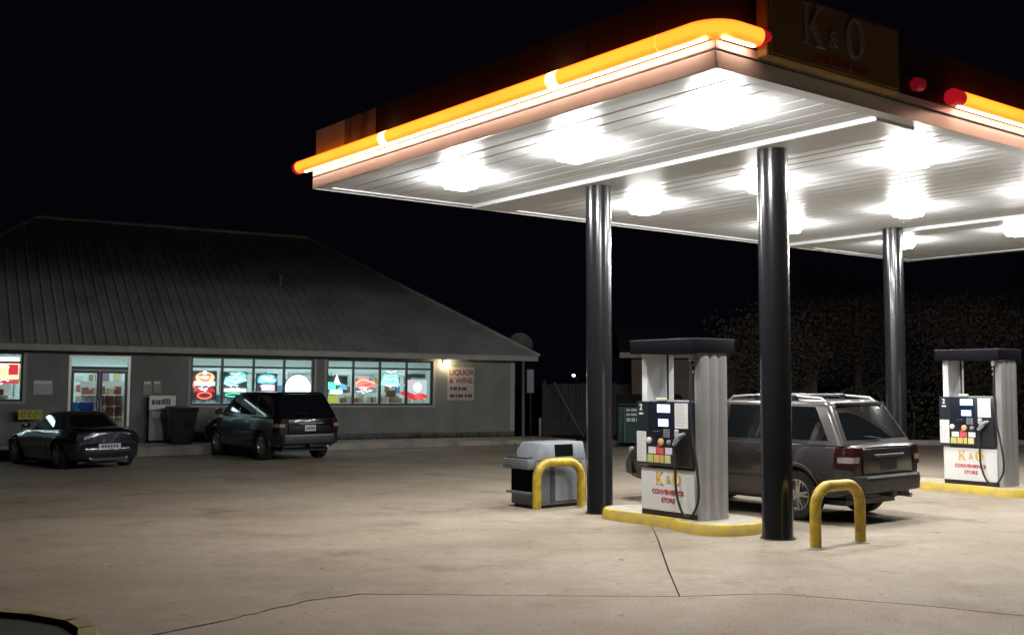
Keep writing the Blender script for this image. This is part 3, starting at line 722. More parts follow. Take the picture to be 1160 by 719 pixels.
# window signs ---------------------------------------------------------------
GN = 'lit signs hanging in the store windows'
def E_(n, c, s): return emis('neon_'+n, c, s)
N_red = E_('red', (1, .10, .08), 5.0); N_or = E_('orange', (1, .36, .22), 4.0); N_cy = E_('cyan', (.25, .85, .9), 3.6); N_gr = E_('green', (.12, .75, .45), 3.4)
N_wh = E_('white', (1, .97, .95), 4.0); N_pk = E_('pink', (1, .38, .50), 3.2); N_bl = E_('blue', (.2, .5, .9), 1.8); N_ye = E_('yellow', (.75, .72, .12), 1.0); N_dr = E_('deepred', (.75, .04, .05), 1.8)
def sign(s, z, label): 
    t = thing('window_sign', label, 'neon sign', SM(s, .24, z), GN)
    return t
def panel(t, poly, m, name, y=0., dp=.03): return MB().prism(poly, y, y+dp, 'xz').build(name, m, t, smooth=False)
def tubeloop(t, pts, m, r=.018, name='neon_tube', y=-.03): return MB().tube([(p[0], y, p[1]) for p in pts], r, 8).build(name, m, t)
def ell(cx, cz, a, b, n=24, a0=0, a1=2*math.pi): return [(cx+a*math.cos(a0+(a1-a0)*k/n), cz+b*math.sin(a0+(a1-a0)*k/n)) for k in range(n+1)]
def rect(x0, x1, z0, z1): return [(x0, z0), (x1, z0), (x1, z1), (x0, z1)]
M_back = mat('sign_backing', (.25, .23, .23), .5)
s1 = sign(10.47, 1.80, 'red and white neon crest sign in the first pane from the bin')
panel(s1, rect(-.36, .36, -.46, .42), M_back, 'backing', .02, .01)
tubeloop(s1, ell(0, .22, .26, .14), N_or); tubeloop(s1, ell(0, .22, .16, .07), N_red)
panel(s1, rect(-.3, .3, -.02, .10), N_wh, 'light_panel', -.01); panel(s1, rect(-.24, .24, .13, .27), N_or, 'light_panel', -.01)
panel(s1, [(-.33, -.22), (.33, -.22), (.25, -.10), (-.25, -.10)], N_dr, 'light_panel', -.01); tubeloop(s1, ell(0, -.32, .2, .09), N_red)
tubeloop(s1, [(-.30, .12), (-.34, .0), (-.30, -.08)], N_red); panel(s1, ell(0, .36, .06, .06, 10)[:-1], N_wh, 'light_panel', -.01)
s2 = sign(9.55, 1.86, 'cyan and green neon sign in the second pane from the bin')
panel(s2, rect(-.36, .36, -.45, .34), M_back, 'backing', .02, .01)
panel(s2, [(-.34, -.02), (-.1, -.08), (.30, .06), (.33, .24), (.0, .28), (-.30, .16)], N_cy, 'light_panel', -.01); tubeloop(s2, ell(.12, .22, .18, .09), N_gr)
panel(s2, rect(-.33, .33, -.26, -.17), N_wh, 'light_panel', -.01); tubeloop(s2, [(-.34, -.02), (-.2, .10), (0, .02), (.2, .14), (.33, .08)], N_wh)
tubeloop(s2, ell(-.05, -.36, .25, .05), N_gr, .012)
s3 = sign(8.58, 1.82, 'cyan over pink neon sign in the third pane from the bin')
panel(s3, rect(-.34, .34, -.34, .34), M_back, 'backing', .02, .01)
panel(s3, [(-.28, .06), (.26, .06), (.20, .28), (-.20, .28)], N_cy, 'light_panel', -.01); panel(s3, rect(-.16, .24, -.18, .0), N_pk, 'light_panel', -.01)
tubeloop(s3, [(-.32, -.24), (-.1, -.28), (.15, -.26), (.32, -.22)], N_dr); tubeloop(s3, ell(0, .16, .3, .15), N_bl, .012)
s4 = sign(7.60, 1.72, 'big round white lit sign behind the dark blue SUV roof')
panel(s4, ell(0, 0, .43, .43, 32)[:-1], N_wh, 'light_panel', -.01, .04); tubeloop(s4, ell(0, 0, .43, .43, 32), mat('neon_ring', (.6, .6, .65), .3), .02)
panel(s4, [(-.16, .14), (.10, .18), (.20, .13), (.08, .10), (-.12, .09)], N_pk, 'emblem', -.035, .02); panel(s4, [(-.26, -.22), (.20, -.20), (.22, -.03), (-.20, -.06)], N_cy, 'emblem', -.035, .02)
s5 = sign(6.32, 1.80, 'green and white star-topped neon sign at the left end of the right window')
panel(s5, rect(-.36, .36, -.22, .32), M_back, 'backing', .02, .01)
panel(s5, [(-.10, .05), (.13, .05), (.05, .18), (.0, .36), (-.06, .18)], N_wh, 'light_panel', -.01); panel(s5, [(-.34, -.10), (-.04, -.12), (-.06, .10), (-.28, .12)], N_gr, 'light_panel', -.012)
panel(s5, [(.06, -.10), (.34, -.12), (.32, .02), (.14, .08)], N_bl, 'light_panel', -.012); panel(s5, rect(-.22, .18, -.25, -.13), N_wh, 'light_panel', -.01)
panel(s5, rect(-.30, .05, -.56, -.30), N_ye, 'price_card', -.01); tubeloop(s5, [(.08, .22), (.2, .24), (.34, .18)], M_back)
s6 = sign(5.38, 1.87, 'red fish-shaped neon sign in the right window')
panel(s6, [(-.32, .02), (-.18, -.18), (.08, -.20), (.20, -.06), (.36, -.12), (.34, .10), (.20, .06), (.08, .20), (-.18, .20)], N_red, 'light_panel', -.01)
tubeloop(s6, [(-.30, .02), (-.1, .14), (.12, .10), (.34, .02)], N_or); tubeloop(s6, [(-.22, -.12), (0, -.04), (.2, .0)], N_dr)
s7 = sign(4.50, 1.98, 'bright cyan trapezoid neon sign in the right window')
panel(s7, [(-.33, -.14), (.32, -.14), (.24, .20), (-.20, .20)], N_cy, 'light_panel', -.01); tubeloop(s7, ell(.03, .05, .10, .08), N_gr, .02); panel(s7, rect(-.14, .2, -.52, -.30), mat('sign_card_tan', (.45, .33, .16), .6), 'price_card', -.01)
s8 = sign(3.55, 1.72, 'white neon sign with a red swoosh at the right end of the window')
panel(s8, rect(-.36, .36, -.18, .30), E_('dimwhite', (.95, .86, .95), 1.1), 'light_panel', 0.0); panel(s8, ell(.02, .06, .14, .15, 16)[:-1], N_wh, 'light_panel', -.02)
panel(s8, [(-.62, -.14), (-.45, -.05), (-.1, -.18), (.2, -.14), (.40, -.26), (.2, -.34), (-.1, -.36), (-.45, -.24)], N_dr, 'light_panel', -.035, .02)
panel(s8, rect(-.36, .30, .36, .50), mat('sign_card_grey', (.3, .32, .32), .6), 'price_card', -.01)
s9 = sign(15.95, 2.05, 'yellow and red lit sign in the leftmost window')
panel(s9, rect(-.34, .40, -.14, .30), N_or, 'light_panel', -.01); panel(s9, rect(-.2, .12, -.06, .2), E_('amber', (1, .78, .35), 2.4), 'light_panel', -.025); panel(s9, rect(.14, .38, -.02, .26), N_dr, 'light_panel', -.025)
panel(s9, rect(-.34, .40, .34, .46), N_wh, 'light_panel', -.01); panel(s9, rect(-.34, .40, -.26, -.18), N_dr, 'light_panel', -.01)

for t_, mm in ((s1, N_wh), (s2, N_wh), (s3, N_wh), (s4, N_red), (s5, N_gr), (s6, N_wh), (s7, N_wh), (s8, N_red), (s9, N_wh)):
    rq = random.Random(hash(t_['label']) % 1 + len(t_['label']))
    for k in range(4):
        z = rq.uniform(-.3, .3); x0 = rq.uniform(-.3, -.1); L_ = rq.uniform(.2, .45); f_ = rq.uniform(18, 34)
        tubeloop(t_, [(x0+L_*i/14, z+.022*math.sin(f_*L_*i/14)+.02*math.cos(2.1*f_*L_*i/14)) for i in range(15)], mm, .009, 'script_tube', -.05)
# wall lamp, wall sign, notices ------------------------------------------------
wlamp = thing('wall_lamp', 'glowing warm wall lamp under the eave beside the right store window', 'wall lamp', SM(2.66, 0, 2.58))
MB().box(-.09, .09, -.05, -.001, -.02, .12).build('bracket', M_frame, wlamp, bevel=.01)
MB().lathe([(.0, -.10), (.07, -.08), (.10, 0), (.08, .07), (.03, .10)], 16, Matrix.Translation((0, -.15, 0))).build('globe', emis('warm_globe', (1, .78, .45), 75), wlamp)
MB().box(-.03, .03, -.15, -.05, .085, .12).build('arm', M_frame, wlamp)
lq = thing('wall_sign', 'pale wall sign reading LIQUOR & WINE beside the lamp', 'sign', SM(2.065, -.001, 1.905))
bd = MB().box(-.50, .50, -.035, 0, -.55, .55).build('board', mat('sign_board', (.46, .42, .38), .6, noise=.2, nscale=3), lq, bevel=.006)
XR = Matrix.Rotation(math.pi/2, 4, 'X')
mlr = mat('sign_letters_red', (.20, .045, .045), .6); mlk = mat('sign_letters_dark', (.05, .05, .05), .6)
text('lettering', 'LIQUOR', .25, mlr, lq, Matrix.Translation((.02, -.038, .37)) @ XR, .005, bold=.004)
text('lettering', '& WINE', .25, mlr, lq, Matrix.Translation((.0, -.038, .10)) @ XR, .005, bold=.004)
for z, ws in ((-.16, (.10, .16, .12, .20)), (-.40, (.18, .08, .22, .10, .20))):
    x = -.40
    for w_ in ws: MB().box(x, x+w_*.85, -.040, -.036, z-.05, z+.05).build('small_mark', mlk, lq); x += w_+.02
for nm, s, z, w_, h_, m, lb in (('notice_board', 14.95, 1.69, .50, .40, M_lgrey, 'grey notice panel on the wall left of the store entrance'), ('notice_board', 12.16, 1.70, .24, .40, M_trim, 'pale notice sheet on the wall just right of the entrance'), ('notice_board', 11.89, 1.73, .22, .36, M_trim, 'small pale notice sheet on the wall above the white sign stand')):
    t = thing(nm, lb, 'notice', SM(s, -.001, z), 'notices on the store wall')
    MB().box(-w_/2, w_/2, -.025, 0, -h_/2, h_/2).build('board', m, t, bevel=.004); MB().box(-w_/2+.02, w_/2-.04, -.030, -.0255, h_/2-.09, h_/2-.03).build('heading_strip', M_white, t)
ss = thing('sign_stand', 'white poster stand with a dark heading beside the trash can', 'sign stand', SM(11.78, -.30, Z0))
MB().box(-.37, .37, -.02, .02, .95, 1.36).build('header_panel', M_white, ss, bevel=.006); MB().box(-.36, .30, -.018, .018, .08, .94).build('poster_panel', mat('poster_grey', (.45, .45, .45), .6, noise=.3, nscale=4), ss)
x = -.30
for w_ in (.10, .07, .09, .06, .08, .06, .07): MB().box(x, x+w_*.8, -.026, -.021, 1.10, 1.10+random.uniform(.12, .17)).build('heading_mark', M_dark, ss); x += w_
for x in (-.34, .30): MB().box(x, x+.03, -.25, .25, 0, .05).build('foot', M_frame, ss)
MB().box(-.30, .20, -.022, -.0185, .30, .62).build('poster_block', M_lgrey, ss)
MB().box(-.30, .22, -.022, -.0185, .72, .90).build('poster_block', M_white, ss)
tc_ = thing('trash_can', 'tapered black trash can on the store walk beside the dark SUV', 'trash can', SM(11.38, -1.0, Z0))
m = MB()
m.add([(-.26, -.26, 0), (.26, -.26, 0), (.26, .26, 0), (-.26, .26, 0), (-.38, -.36, .92), (.38, -.36, .92), (.38, .36, .92), (-.38, .36, .92)], [(3, 2, 1, 0), (4, 5, 6, 7), (0, 1, 5, 4), (1, 2, 6, 5), (2, 3, 7, 6), (3, 0, 4, 7)])
m.build('body', M_rubber, tc_, bevel=.03, seg=2)
MB().box(-.41, .41, -.39, .39, .921, .99).build('rim', M_rubber, tc_, bevel=.02); MB().box(-.40, .40, -.37, .37, .991, 1.07).build('lid', M_dark, tc_, bevel=.03, seg=2)
for x in (-.28, .28): MB().lathe([(.10, -.03), (.10, .03)], 14, Matrix.Translation((x, .30, .10)) @ Matrix.Rotation(math.pi/2, 4, 'Y')).build('wheel', M_rubber, tc_)
ys = thing('yellow_sign', 'small yellow sign on a dark stand by the wall behind the roadster', 'sign', SM(15.27, -.35, Z0))
MB().box(-.30, .30, -.02, .02, .70, .96).build('board', mat('sign_yellow_small', (.50, .47, .06), .6, noise=.2), ys, bevel=.005)
for x in (-.17, .0, .15): 
    mk = MB()
    for p in ring_poly(x, .83, .06, .035, .08, .05, 10, 0, 4.9): mk.prism(p, -.027, -.0205, 'xz')
    mk.build('mark', mat('sign_olive', (.10, .10, .01), .6), ys, smooth=False)
for x in (-.2, .2): MB().box(x-.02, x+.02, -.015, .015, 0, .70).build('leg', M_dark, ys)
# walk in front of the store
wk = MB().box(-WL-.8, 1.1, -2.1, -.026, -.5, Z0-.002).build('store_walk', M_kerb, smooth=False); wk.matrix_world = SM(); structure(wk)
wkk = MB().box(-WL-.8, 1.1, -2.26, -2.102, -.5, Z0+.004).build('walk_kerb', mat('walk_kerb', (.40, .37, .32), .85, noise=.5, nscale=1.5, bump=.3), bevel=.02); wkk.matrix_world = SM(); structure(wkk)
# weeds along the wall foot
gb = MB()
for i in range(900):
    s = random.uniform(.1, 10.8); t = random.uniform(-.22, -.03); h_ = random.uniform(.04, .16)*(1.4 if s < 4 else .8); a = random.uniform(0, 6.28); w_ = .012
    gb.add([(-s-w_*math.cos(a), t-w_*math.sin(a), Z0-.01), (-s+w_*math.cos(a), t+w_*math.sin(a), Z0-.01), (-s+random.uniform(-.04, .04), t+random.uniform(-.04, .04), Z0+h_)], [(0, 1, 2)])
g = gb.build('weeds', M_grass, smooth=False, recalc=False); g.matrix_world = SM(); tag(g, 'fringe of weeds along the foot of the store wall', 'weeds', None, 'stuff')

# ------------------------------------------------------------------ vehicles
def lerp_tab(tab, x):
    if x <= tab[0][0]: return tab[0][1:]
    for a, b in zip(tab[:-1], tab[1:]):
        if x <= b[0]:
            t = (x-a[0])/(b[0]-a[0]); t = t*t*(3-2*t)*.5+t*.5
            return tuple(p+(q-p)*t for p, q in zip(a[1:], b[1:]))
    return tab[-1][1:]
class Car:
    """x forward, y left, z up, origin on the ground under the middle of the wheelbase"""
    def __init__(s, tab, gh, wb, track, rw, tw):
        s.tab = tab; s.gh = gh; s.wb = wb; s.track = track; s.rw = rw; s.tw = tw
    def section(s, x):
        # zb bottom, wl sill half width, zm widest height, wm, zs shoulder height, ws, zt top centre
        zb, wl, zm, wm, zs, ws, zt = lerp_tab(s.tab, x)
        r = min(.05, wm*.1)
        return [(0, zb), (wl*.85, zb), (wl-.01, zb+.02), (wl, zb+.07), (wl*.4+wm*.6, zb+(zm-zb)*.55), (wm, zm-.04), (wm, zm+.03), (wm*.45+ws*.55, zm+(zs-zm)*.6), (ws, zs-.05), (ws-.012, zs-.02), (ws-.05, zs), (ws*.75, zs+(zt-zs)*.55), (ws*.4, zs+(zt-zs)*.9), (0, zt)]
    def side(s, x, z):
        p = s.section(x)[3:10]
        if z <= p[0][1]: return p[0][0]
        for a, b in zip(p[:-1], p[1:]):
            if z <= b[1]: return a[0]+(b[0]-a[0])*(z-a[1])/max(1e-6, b[1]-a[1])
        return p[-1][0]
    def body(s, m, parent, xs):
        mb = MB(); n = None; rings = []
        for x in xs:
            h = s.section(x); ringp = [(x, y, z) for y, z in h]+[(x, -y, z) for y, z in reversed(h[1:-1])]
            n = len(ringp); rings.append(ringp)
        vs = [p for r_ in rings for p in r_]; k = len(rings)
        fs = [(i*n+j, i*n+(j+1) % n, (i+1)*n+(j+1) % n, (i+1)*n+j) for i in range(k-1) for j in range(n)]
        fs += [tuple(range(n)), tuple((k-1)*n+j for j in reversed(range(n)))]
        mb.add(vs, fs)
        o = mb.build('body', m, None, angle=42)
        cut = MB()
        for ax in (-s.wb/2, s.wb/2):
            for sd in (-1, 1):
                cut.lathe([(s.rw+.055, -.17), (s.rw+.055, .30)], 36, Matrix.Translation((ax, sd*(s.track/2), s.rw+.01)) @ Matrix.Rotation(-sd*math.pi/2, 4, 'X'))
        cu = cut.build('cutter', M_dark)
        md = o.modifiers.new('b', 'BOOLEAN'); md.operation = 'DIFFERENCE'; md.object = cu; md.solver = 'EXACT'
        dg = bpy.context.evaluated_depsgraph_get(); dg.update()
        me = bpy.data.meshes.new_from_object(o.evaluated_get(dg)); o.modifiers.clear(); o.data = me
        bpy.data.objects.remove(cu)
        me.materials.clear(); me.materials.append(m)
        for p in me.polygons: p.material_index = 0; p.use_smooth = True
        me.set_sharp_from_angle(angle=R(42))
        o.parent = parent; return o
    # greenhouse surfaces
    def gw(s, t): g = s.gh; return g['wb']+(g['wt']-g['wb'])*t
    def gz(s, t): g = s.gh; return g['z0']+(g['z1']-g['z0'])*t
    def gf(s, t): g = s.gh; return g['f0']+(g['f1']-g['f0'])*t
    def gr(s, t): g = s.gh; return g['r0']+(g['r1']-g['r0'])*t
    def cabin(s, m, parent, name='cabin'):
        g = s.gh; lv = [(0, 0), (.3, 0), (.6, 0), (.84, 0), (.92, .012), (.97, .045), (1.0, .13)]
        rings = []; nc, ne = 4, 8; rc = g.get('rc', .10)
        for t, ins in lv:
            w, xf, xr, z = s.gw(t)-ins, s.gf(t)-ins*1.2, s.gr(t)+ins*1.2, s.gz(t)
            pts = []
            for (cx, sx_, a0, bulge) in ((xf, 1, 0, g.get('bf', .10)), (xr, -1, math.pi, g.get('br', .06))):
                for k in range(ne+1):
                    y = (-(w-rc)+2*(w-rc)*k/ne)*sx_
                    pts.append((cx-sx_*0+sx_*bulge*(1-(y/w)**2)-sx_*bulge*.0, y, z))
                for k in range(1, nc):
                    a = k/nc*math.pi/2; y = sx_*(w-rc+rc*math.sin(a)); x = cx+sx_*bulge*(1-((w-rc)/w)**2)-sx_*rc*(1-math.cos(a)); pts.append((x, y, z))
                pts.append((cx-sx_*rc+sx_*bulge*(1-((w-rc)/w)**2), sx_*w, z))
                # side run to the other end
                ox = xr if sx_ > 0 else xf; ob = g.get('br', .06) if sx_ > 0 else g.get('bf', .10)
                x0 = cx-sx_*rc; x1 = ox+sx_*rc
                for k in range(1, 6): pts.append((x0+(x1-x0)*k/6, sx_*w, z))
                pts.append((x1-sx_*ob*(1-((w-rc)/w)**2), sx_*w, z))
                for k in range(1, nc):
                    a = (nc-k)/nc*math.pi/2; y = sx_*(w-rc+rc*math.sin(a)); pts.append((ox-sx_*ob*(1-((w-rc)/w)**2)+sx_*rc*(1-math.cos(a)), y, z))
            rings.append(pts)
        n = len(rings[0]); mb = MB(); k = len(rings)
        vs = [p for r_ in rings for p in r_]
        fs = [(i*n+j, i*n+(j+1) % n, (i+1)*n+(j+1) % n, (i+1)*n+j) for i in range(k-1) for j in range(n)]
        fs += [tuple((k-1)*n+j for j in range(n))]
        mb.add(vs, fs)
        return mb.build(name, m, parent, angle=32)
    def side_pane(s, poly, sd, m, parent, name='window', off=.006):
        """poly of (x, t) on the greenhouse side"""
        vs = [Vector((x, sd*(s.gw(t)+off), s.gz(t))) for x, t in poly]; vi = [v-Vector((0, sd*.014, 0)) for v in vs]; n = len(vs)
        return MB().add(vs+vi, [tuple(range(n)), tuple(range(2*n-1, n-1, -1))]+[(i, (i+1) % n, n+(i+1) % n, n+i) for i in range(n)]).build(name, m, parent, smooth=False)
    def end_pane(s, front, t0, t1, inset, m, parent, name, off=.008):
        g = s.gh; b = g.get('bf', .10) if front else g.get('br', .06); sg_ = 1 if front else -1
        def fn(u, v):
            t = t0+(t1-t0)*v; w = s.gw(t)-inset; y = -w+2*w*u; cx = s.gf(t) if front else s.gr(t)
            return Vector((cx+sg_*(b*(1-(y/s.gw(t))**2)+off), y, s.gz(t)+.003))
        return MB().grid(fn, 10, 4).build(name, m, parent, solid=.006*sg_, recalc=False, angle=50)
    def patch(s, x0, x1, z0, z1, sd, m, parent, name, off=.006, n=8, topcut=None):
        def fn(u, v):
            x = x0+(x1-x0)*u; z = z0+(z1-z0)*v
            return Vector((x, sd*(s.side(x, z)+off), z))
        mb = MB().grid(fn, n, 8)
        k = len(mb.v)
        return mb.build(name, m, parent, solid=.010*(1 if sd > 0 else -1)*-1, recalc=False, angle=50)
    def strip(s, x0, x1, z, h, sd, m, parent, name, off=.012, n=10):
        mb = MB(); vs = []
        for i in range(n+1):
            x = x0+(x1-x0)*i/n; y = s.side(x, z)
            e = .0 if 0 < i < n else -.01
            vs += [(x, sd*(y-.01), z-h/2), (x, sd*(y+off+e), z-h/2+h*.2), (x, sd*(y+off+e), z+h/2-h*.2), (x, sd*(y-.01), z+h/2)]
        fs = [(i*4+j, (i+1)*4+j, (i+1)*4+j+1, i*4+j+1) for i in range(n) for j in range(3)]+[(0, 1, 2, 3), (n*4+3, n*4+2, n*4+1, n*4)]
        return mb.add(vs, fs).build(name, m, parent)
    def wheels(s, parent, spokes, mrim, rr=.62):
        r, w = s.rw, s.tw; proto_ = None
        for ax in (-s.wb/2, s.wb/2):
            for sd in (1, -1):
                M = Matrix.Translation((ax, sd*s.track/2, r)) @ Matrix.Rotation(-math.pi/2*sd, 4, 'X') @ Matrix.Rotation(.4*ax, 4, 'Z')
                if proto_ is None:
                    ri = r*rr
                    prof = [(ri*.99, -w*.40), (ri*1.04, -w*.48), (r*.90, -w*.5), (r*.975, -w*.42), (r, -w*.30), (r, w*.30), (r*.975, w*.42), (r*.90, w*.5), (ri*1.04, w*.48), (ri*.99, w*.40)]
                    # tread grooves as real notches
                    pp = []
                    for q in prof: pp.append(q)
                    t = MB().lathe(pp[:5]+[(r, -.05), (r-.01, -.045), (r-.01, -.035), (r, -.03), (r, .03), (r-.01, .035), (r-.01, .045), (r, .05)]+pp[5:], 40)
                    t.f = [f for f in t.f if len(f) == 4]
                    tyre = t.build('wheel', M_rubber, parent, angle=30)
                    rm = MB().lathe([(ri*.99, -w*.42), (ri*.985, w*.44), (ri*.93, w*.46), (ri*.88, w*.36), (ri*.86, w*.02), (ri*.3, -.01), (0.001, -.01)], 36)
                    rm.f = [f for f in rm.f if len(f) == 4]
                    rim = rm.build('rim', mrim, tyre, angle=40)
                    sp = MB()
                    for k in range(spokes):
                        a = 2*math.pi*k/spokes
                        for da in (-.13, .13):
                            Mx = Matrix.Rotation(a, 4, 'Z')
                            d0, d1 = Vector((ri*.16, ri*.16*da*2, w*.30)), Vector((ri*.93, ri*.93*da*1.2, w*.40))
                            dd = (d1-d0).normalized(); nn = Vector((-dd.y, dd.x, 0)).normalized()*.016; zz = Vector((0, 0, .02))
                            q = [d0-nn*1.5-zz, d0+nn*1.5-zz, d1+nn-zz, d1-nn-zz, d0-nn*1.5+zz, d0+nn*1.5+zz, d1+nn*.8+zz, d1-nn*.8+zz]
                            sp.add([Mx@v for v in q], [(3, 2, 1, 0), (4, 5, 6, 7), (0, 1, 5, 4), (1, 2, 6, 5), (2, 3, 7, 6), (3, 0, 4, 7)])
                    sp.lathe([(ri*.24, w*.2), (ri*.24, w*.38), (ri*.15, w*.42), (0.001, w*.42)], 16)
                    sp.build('spokes', mrim, tyre, angle=30)
                    proto_ = tyre; tyre.matrix_local = M
                else:
                    c = proto_.copy(); C.objects.link(c); c.parent = parent; c.matrix_local = M
                    for ch in proto_.children:
                        d = ch.copy(); C.objects.link(d); d.parent = c
    def flare(s, ax, sd, m, parent, dr=.05, off=.02, name='wheel_flare', a0=-.05):
        mb = MB(); vs = []; n = 18; r0 = s.rw+.05
        for k in range(n+1):
            a = a0+(math.pi-2*a0)*k/n
            for rr_, o in ((r0, -.06), (r0, off), (r0+dr*.8, off), (r0+dr, -.01)):
                x = ax+rr_*math.cos(a); z = s.rw+.01+rr_*math.sin(a); y = s.side(x, max(z, .3))
                vs.append((x, sd*(y+o), z))
        fs = [(k*4+j, (k+1)*4+j, (k+1)*4+j+1, k*4+j+1) for k in range(n) for j in range(3)]
        return mb.add(vs, fs).build(name, m, parent)

def frange(a, b, n): return [a+(b-a)*i/n for i in range(n+1)]

def make_suv(M, label, pm, clad, rails=True, tail='wrap', plate=True, roofx=0., tint=M_cglass, spokes=5, group=None, mrim=M_alloy):
    t = thing('parked_suv', label, 'SUV', M, group)
    wb, tr = 2.70, 1.52
    #        x     zb   wl   zm   wm   zs    ws   zt
    tab = [(-2.27, .46, .74, .78, .80, 1.06, .76, 1.08), (-2.22, .43, .80, .78, .86, 1.09, .82, 1.11), (-2.05, .36, .85, .78, .905, 1.11, .865, 1.12), (-1.3, .32, .87, .78, .92, 1.11, .885, 1.13),
           (0, .30, .87, .76, .92, 1.10, .885, 1.13), (.95, .30, .87, .75, .92, 1.09, .875, 1.13), (1.25, .31, .87, .75, .915, 1.07, .84, 1.115), (1.85, .34, .85, .73, .90, 1.00, .78, 1.06), (2.12, .38, .80, .70, .86, .93, .72, .99), (2.25, .42, .72, .66, .78, .84, .66, .89)]
    gh = dict(z0=1.10, z1=1.735, wb=.865, wt=.675, f0=1.15, f1=.28, r0=-2.16, r1=-1.78, bf=.10, br=.05, rc=.09)
    c = Car(tab, gh, wb, tr, .365, .235)
    b = c.body(pm, t, [-2.27, -2.25, -2.22, -2.15]+frange(-2.05, 1.95, 30)+[2.05, 2.12, 2.19, 2.23, 2.25])
    cab = c.cabin(pm, t)
    for sd in (1, -1):
        c.side_pane([(.98, .10), (.55, .74), (.50, .84), (.05, .86), (.05, .08)], sd, tint, cab, 'side_window')
        c.side_pane([(-.02, .08), (-.02, .86), (-.80, .86), (-.98, .10), (-.94, .08)], sd, tint, cab, 'side_window')
        c.side_pane([(-1.08, .10), (-.90, .86), (-1.60, .84), (-1.90, .10)], sd, tint, cab, 'side_window')
        # doors proud of the body with real gaps round them
        d1 = c.patch(.05, 1.00, .37, 1.075, sd, pm, b, 'door'); d2 = c.patch(-.94, .038, .37, 1.075, sd, pm, b, 'door')
        for x in (.16, -.80):
            y = c.side(x, .97)
            MB().box(x-.085, x+.085, sd*(y+.012) if sd > 0 else sd*(y+.035), sd*(y+.035) if sd > 0 else sd*(y+.012), .955, .985).build('door_handle', clad, d1 if x > 0 else d2, bevel=.006)
        c.strip(-.98, .99, .64, .085, sd, clad, b, 'side_moulding', .022); c.strip(-2.20, -1.72, .64, .085, sd, clad, b, 'side_moulding', .020)
        c.strip(-.92, .92, .36, .10, sd, clad, b, 'sill_cladding', .014)
        c.strip(-2.14, 1.0, 1.078, .028, sd, M_dark, b, 'belt_moulding', .006)
        for ax in (-wb/2, wb/2): c.flare(ax, sd, clad, b)
        # mirrors
        y = c.gw(.1)
        mr = MB().box(.86, .98, sd*(y+.07), sd*(y+.25), 1.13, 1.29).build('mirror', pm, t, bevel=.03, seg=2)
        MB().box(.90, .95, sd*(y-.01), sd*(y+.075), 1.14, 1.18).build('mirror_arm', M_dark, mr)
        MB().box(.852, .859, sd*(y+.09), sd*(y+.23), 1.15, 1.27).build('mirror_glass', M_chrome, mr)
        # tail lamps wrap round the rear corner
        def tl(u, v, z0=.80, z1=1.075):
            z = z0+(z1-z0)*v
            # path along the side then across the back
            if u < .5:
                x = -2.03-.22*(u/.5); return Vector((x, sd*(c.side(x, z)+.014), z))
            k_ = (u-.5)/.5; x = -2.25-.042; return Vector((x+.012*(1-k_), sd*(c.side(-2.25, z)+.010-.17*k_), z))
        lamp_ = MB().grid(tl, 8, 4).build('tail_lamp', M_tail, b, solid=-.012*sd, recalc=True)
        MB().grid(lambda u, v: tl(.12+.76*u, v, .865, .945)+Vector((-.006, sd*.006, 0)), 8, 2).build('reversing_lens', M_tailw, lamp_, solid=-.006*sd)
        MB().box(2.14, 2.235, sd*.50, sd*.76, .74, .885).build('headlamp', M_tailw, b, bevel=.03, seg=2)
    c.end_pane(True, .10, .86, .09, tint, cab, 'windshield'); c.end_pane(False, .13, .86, .11, tint, cab, 'rear_window')
    # tailgate panel, garnish, handle, plate, wiper, spoiler
    tg = MB().box(-2.305, -2.268, -.60, .60, .70, 1.055).build('tailgate', pm, t, bevel=.012, seg=2)
    MB().box(-2.335, -2.306, -.36, .36, .93, .975).build('garnish', clad if tail == 'wrap' else M_chrome, tg, bevel=.01)
    if plate:
        pl = MB().box(-2.322, -2.307, -.155, .155, .755, .905).build('number_plate', M_plate, tg, bevel=.004)
        x = -.12
        for i in range(6): MB().box(-2.325, -2.3225, x, x+.027, .79, .86).build('plate_mark', M_plated, pl); x += .042
    else: MB().box(-2.312, -2.306, -.20, .20, .745, .91).build('plate_recess', M_dark, tg, bevel=.002)
    MB().box(c.gr(1)-.13, c.gr(1)+.14, -.56, .56, 1.655, 1.70).build('spoiler', pm, cab, bevel=.018, seg=2)
    MB().tube([(c.gr(.15)-.085, 0, c.gz(.13)), (c.gr(.15)-.075, .38, c.gz(.20))], .009, 6).build('rear_wiper', M_dark, cab)
    # bumpers
    def bump(front):
        sg_ = 1 if front else -1; mb = MB(); vs = []; n = 20
        x0 = 2.20 if front else -2.235
        for i in range(n+1):
            a = -1+2*i/n; y = .895*math.copysign(abs(a)**.85, a) if True else 0
            ed = max(0, abs(a)-.72)/.28; xo = x0+sg_*(.135-.02*a*a-.30*ed**2.2)
            for dz, o in ((.43, -.06), (.45, 0), (.60, .015), (.67, .0), (.685, -.07)): vs.append((xo+sg_*o, y*(1.0 if abs(a) < .95 else 1.0), dz))
        fs = [(i*5+j, (i+1)*5+j, (i+1)*5+j+1, i*5+j+1) for i in range(n) for j in range(4)]
        bo = mb.add(vs, fs).build('bumper', clad, t, solid=.02, angle=40)
        return bo
    rb = bump(False); bump(True)
    MB().box(-2.385, -2.372, -.62, .62, .645, .672).build('bumper_step', M_greyp, rb, bevel=.004)
    MB().box(-2.20, -2.05, -.70, .70, .34, .44).build('valance', M_dark, t, bevel=.02)
    MB().tube([(-2.36, -.48, .36), (-1.9, -.48, .37)], .032, 12).build('exhaust_pipe', M_steel, t)
    MB().box(-2.40, -2.15, -.05, .05, .37, .44).build('tow_hitch', M_dark, t)
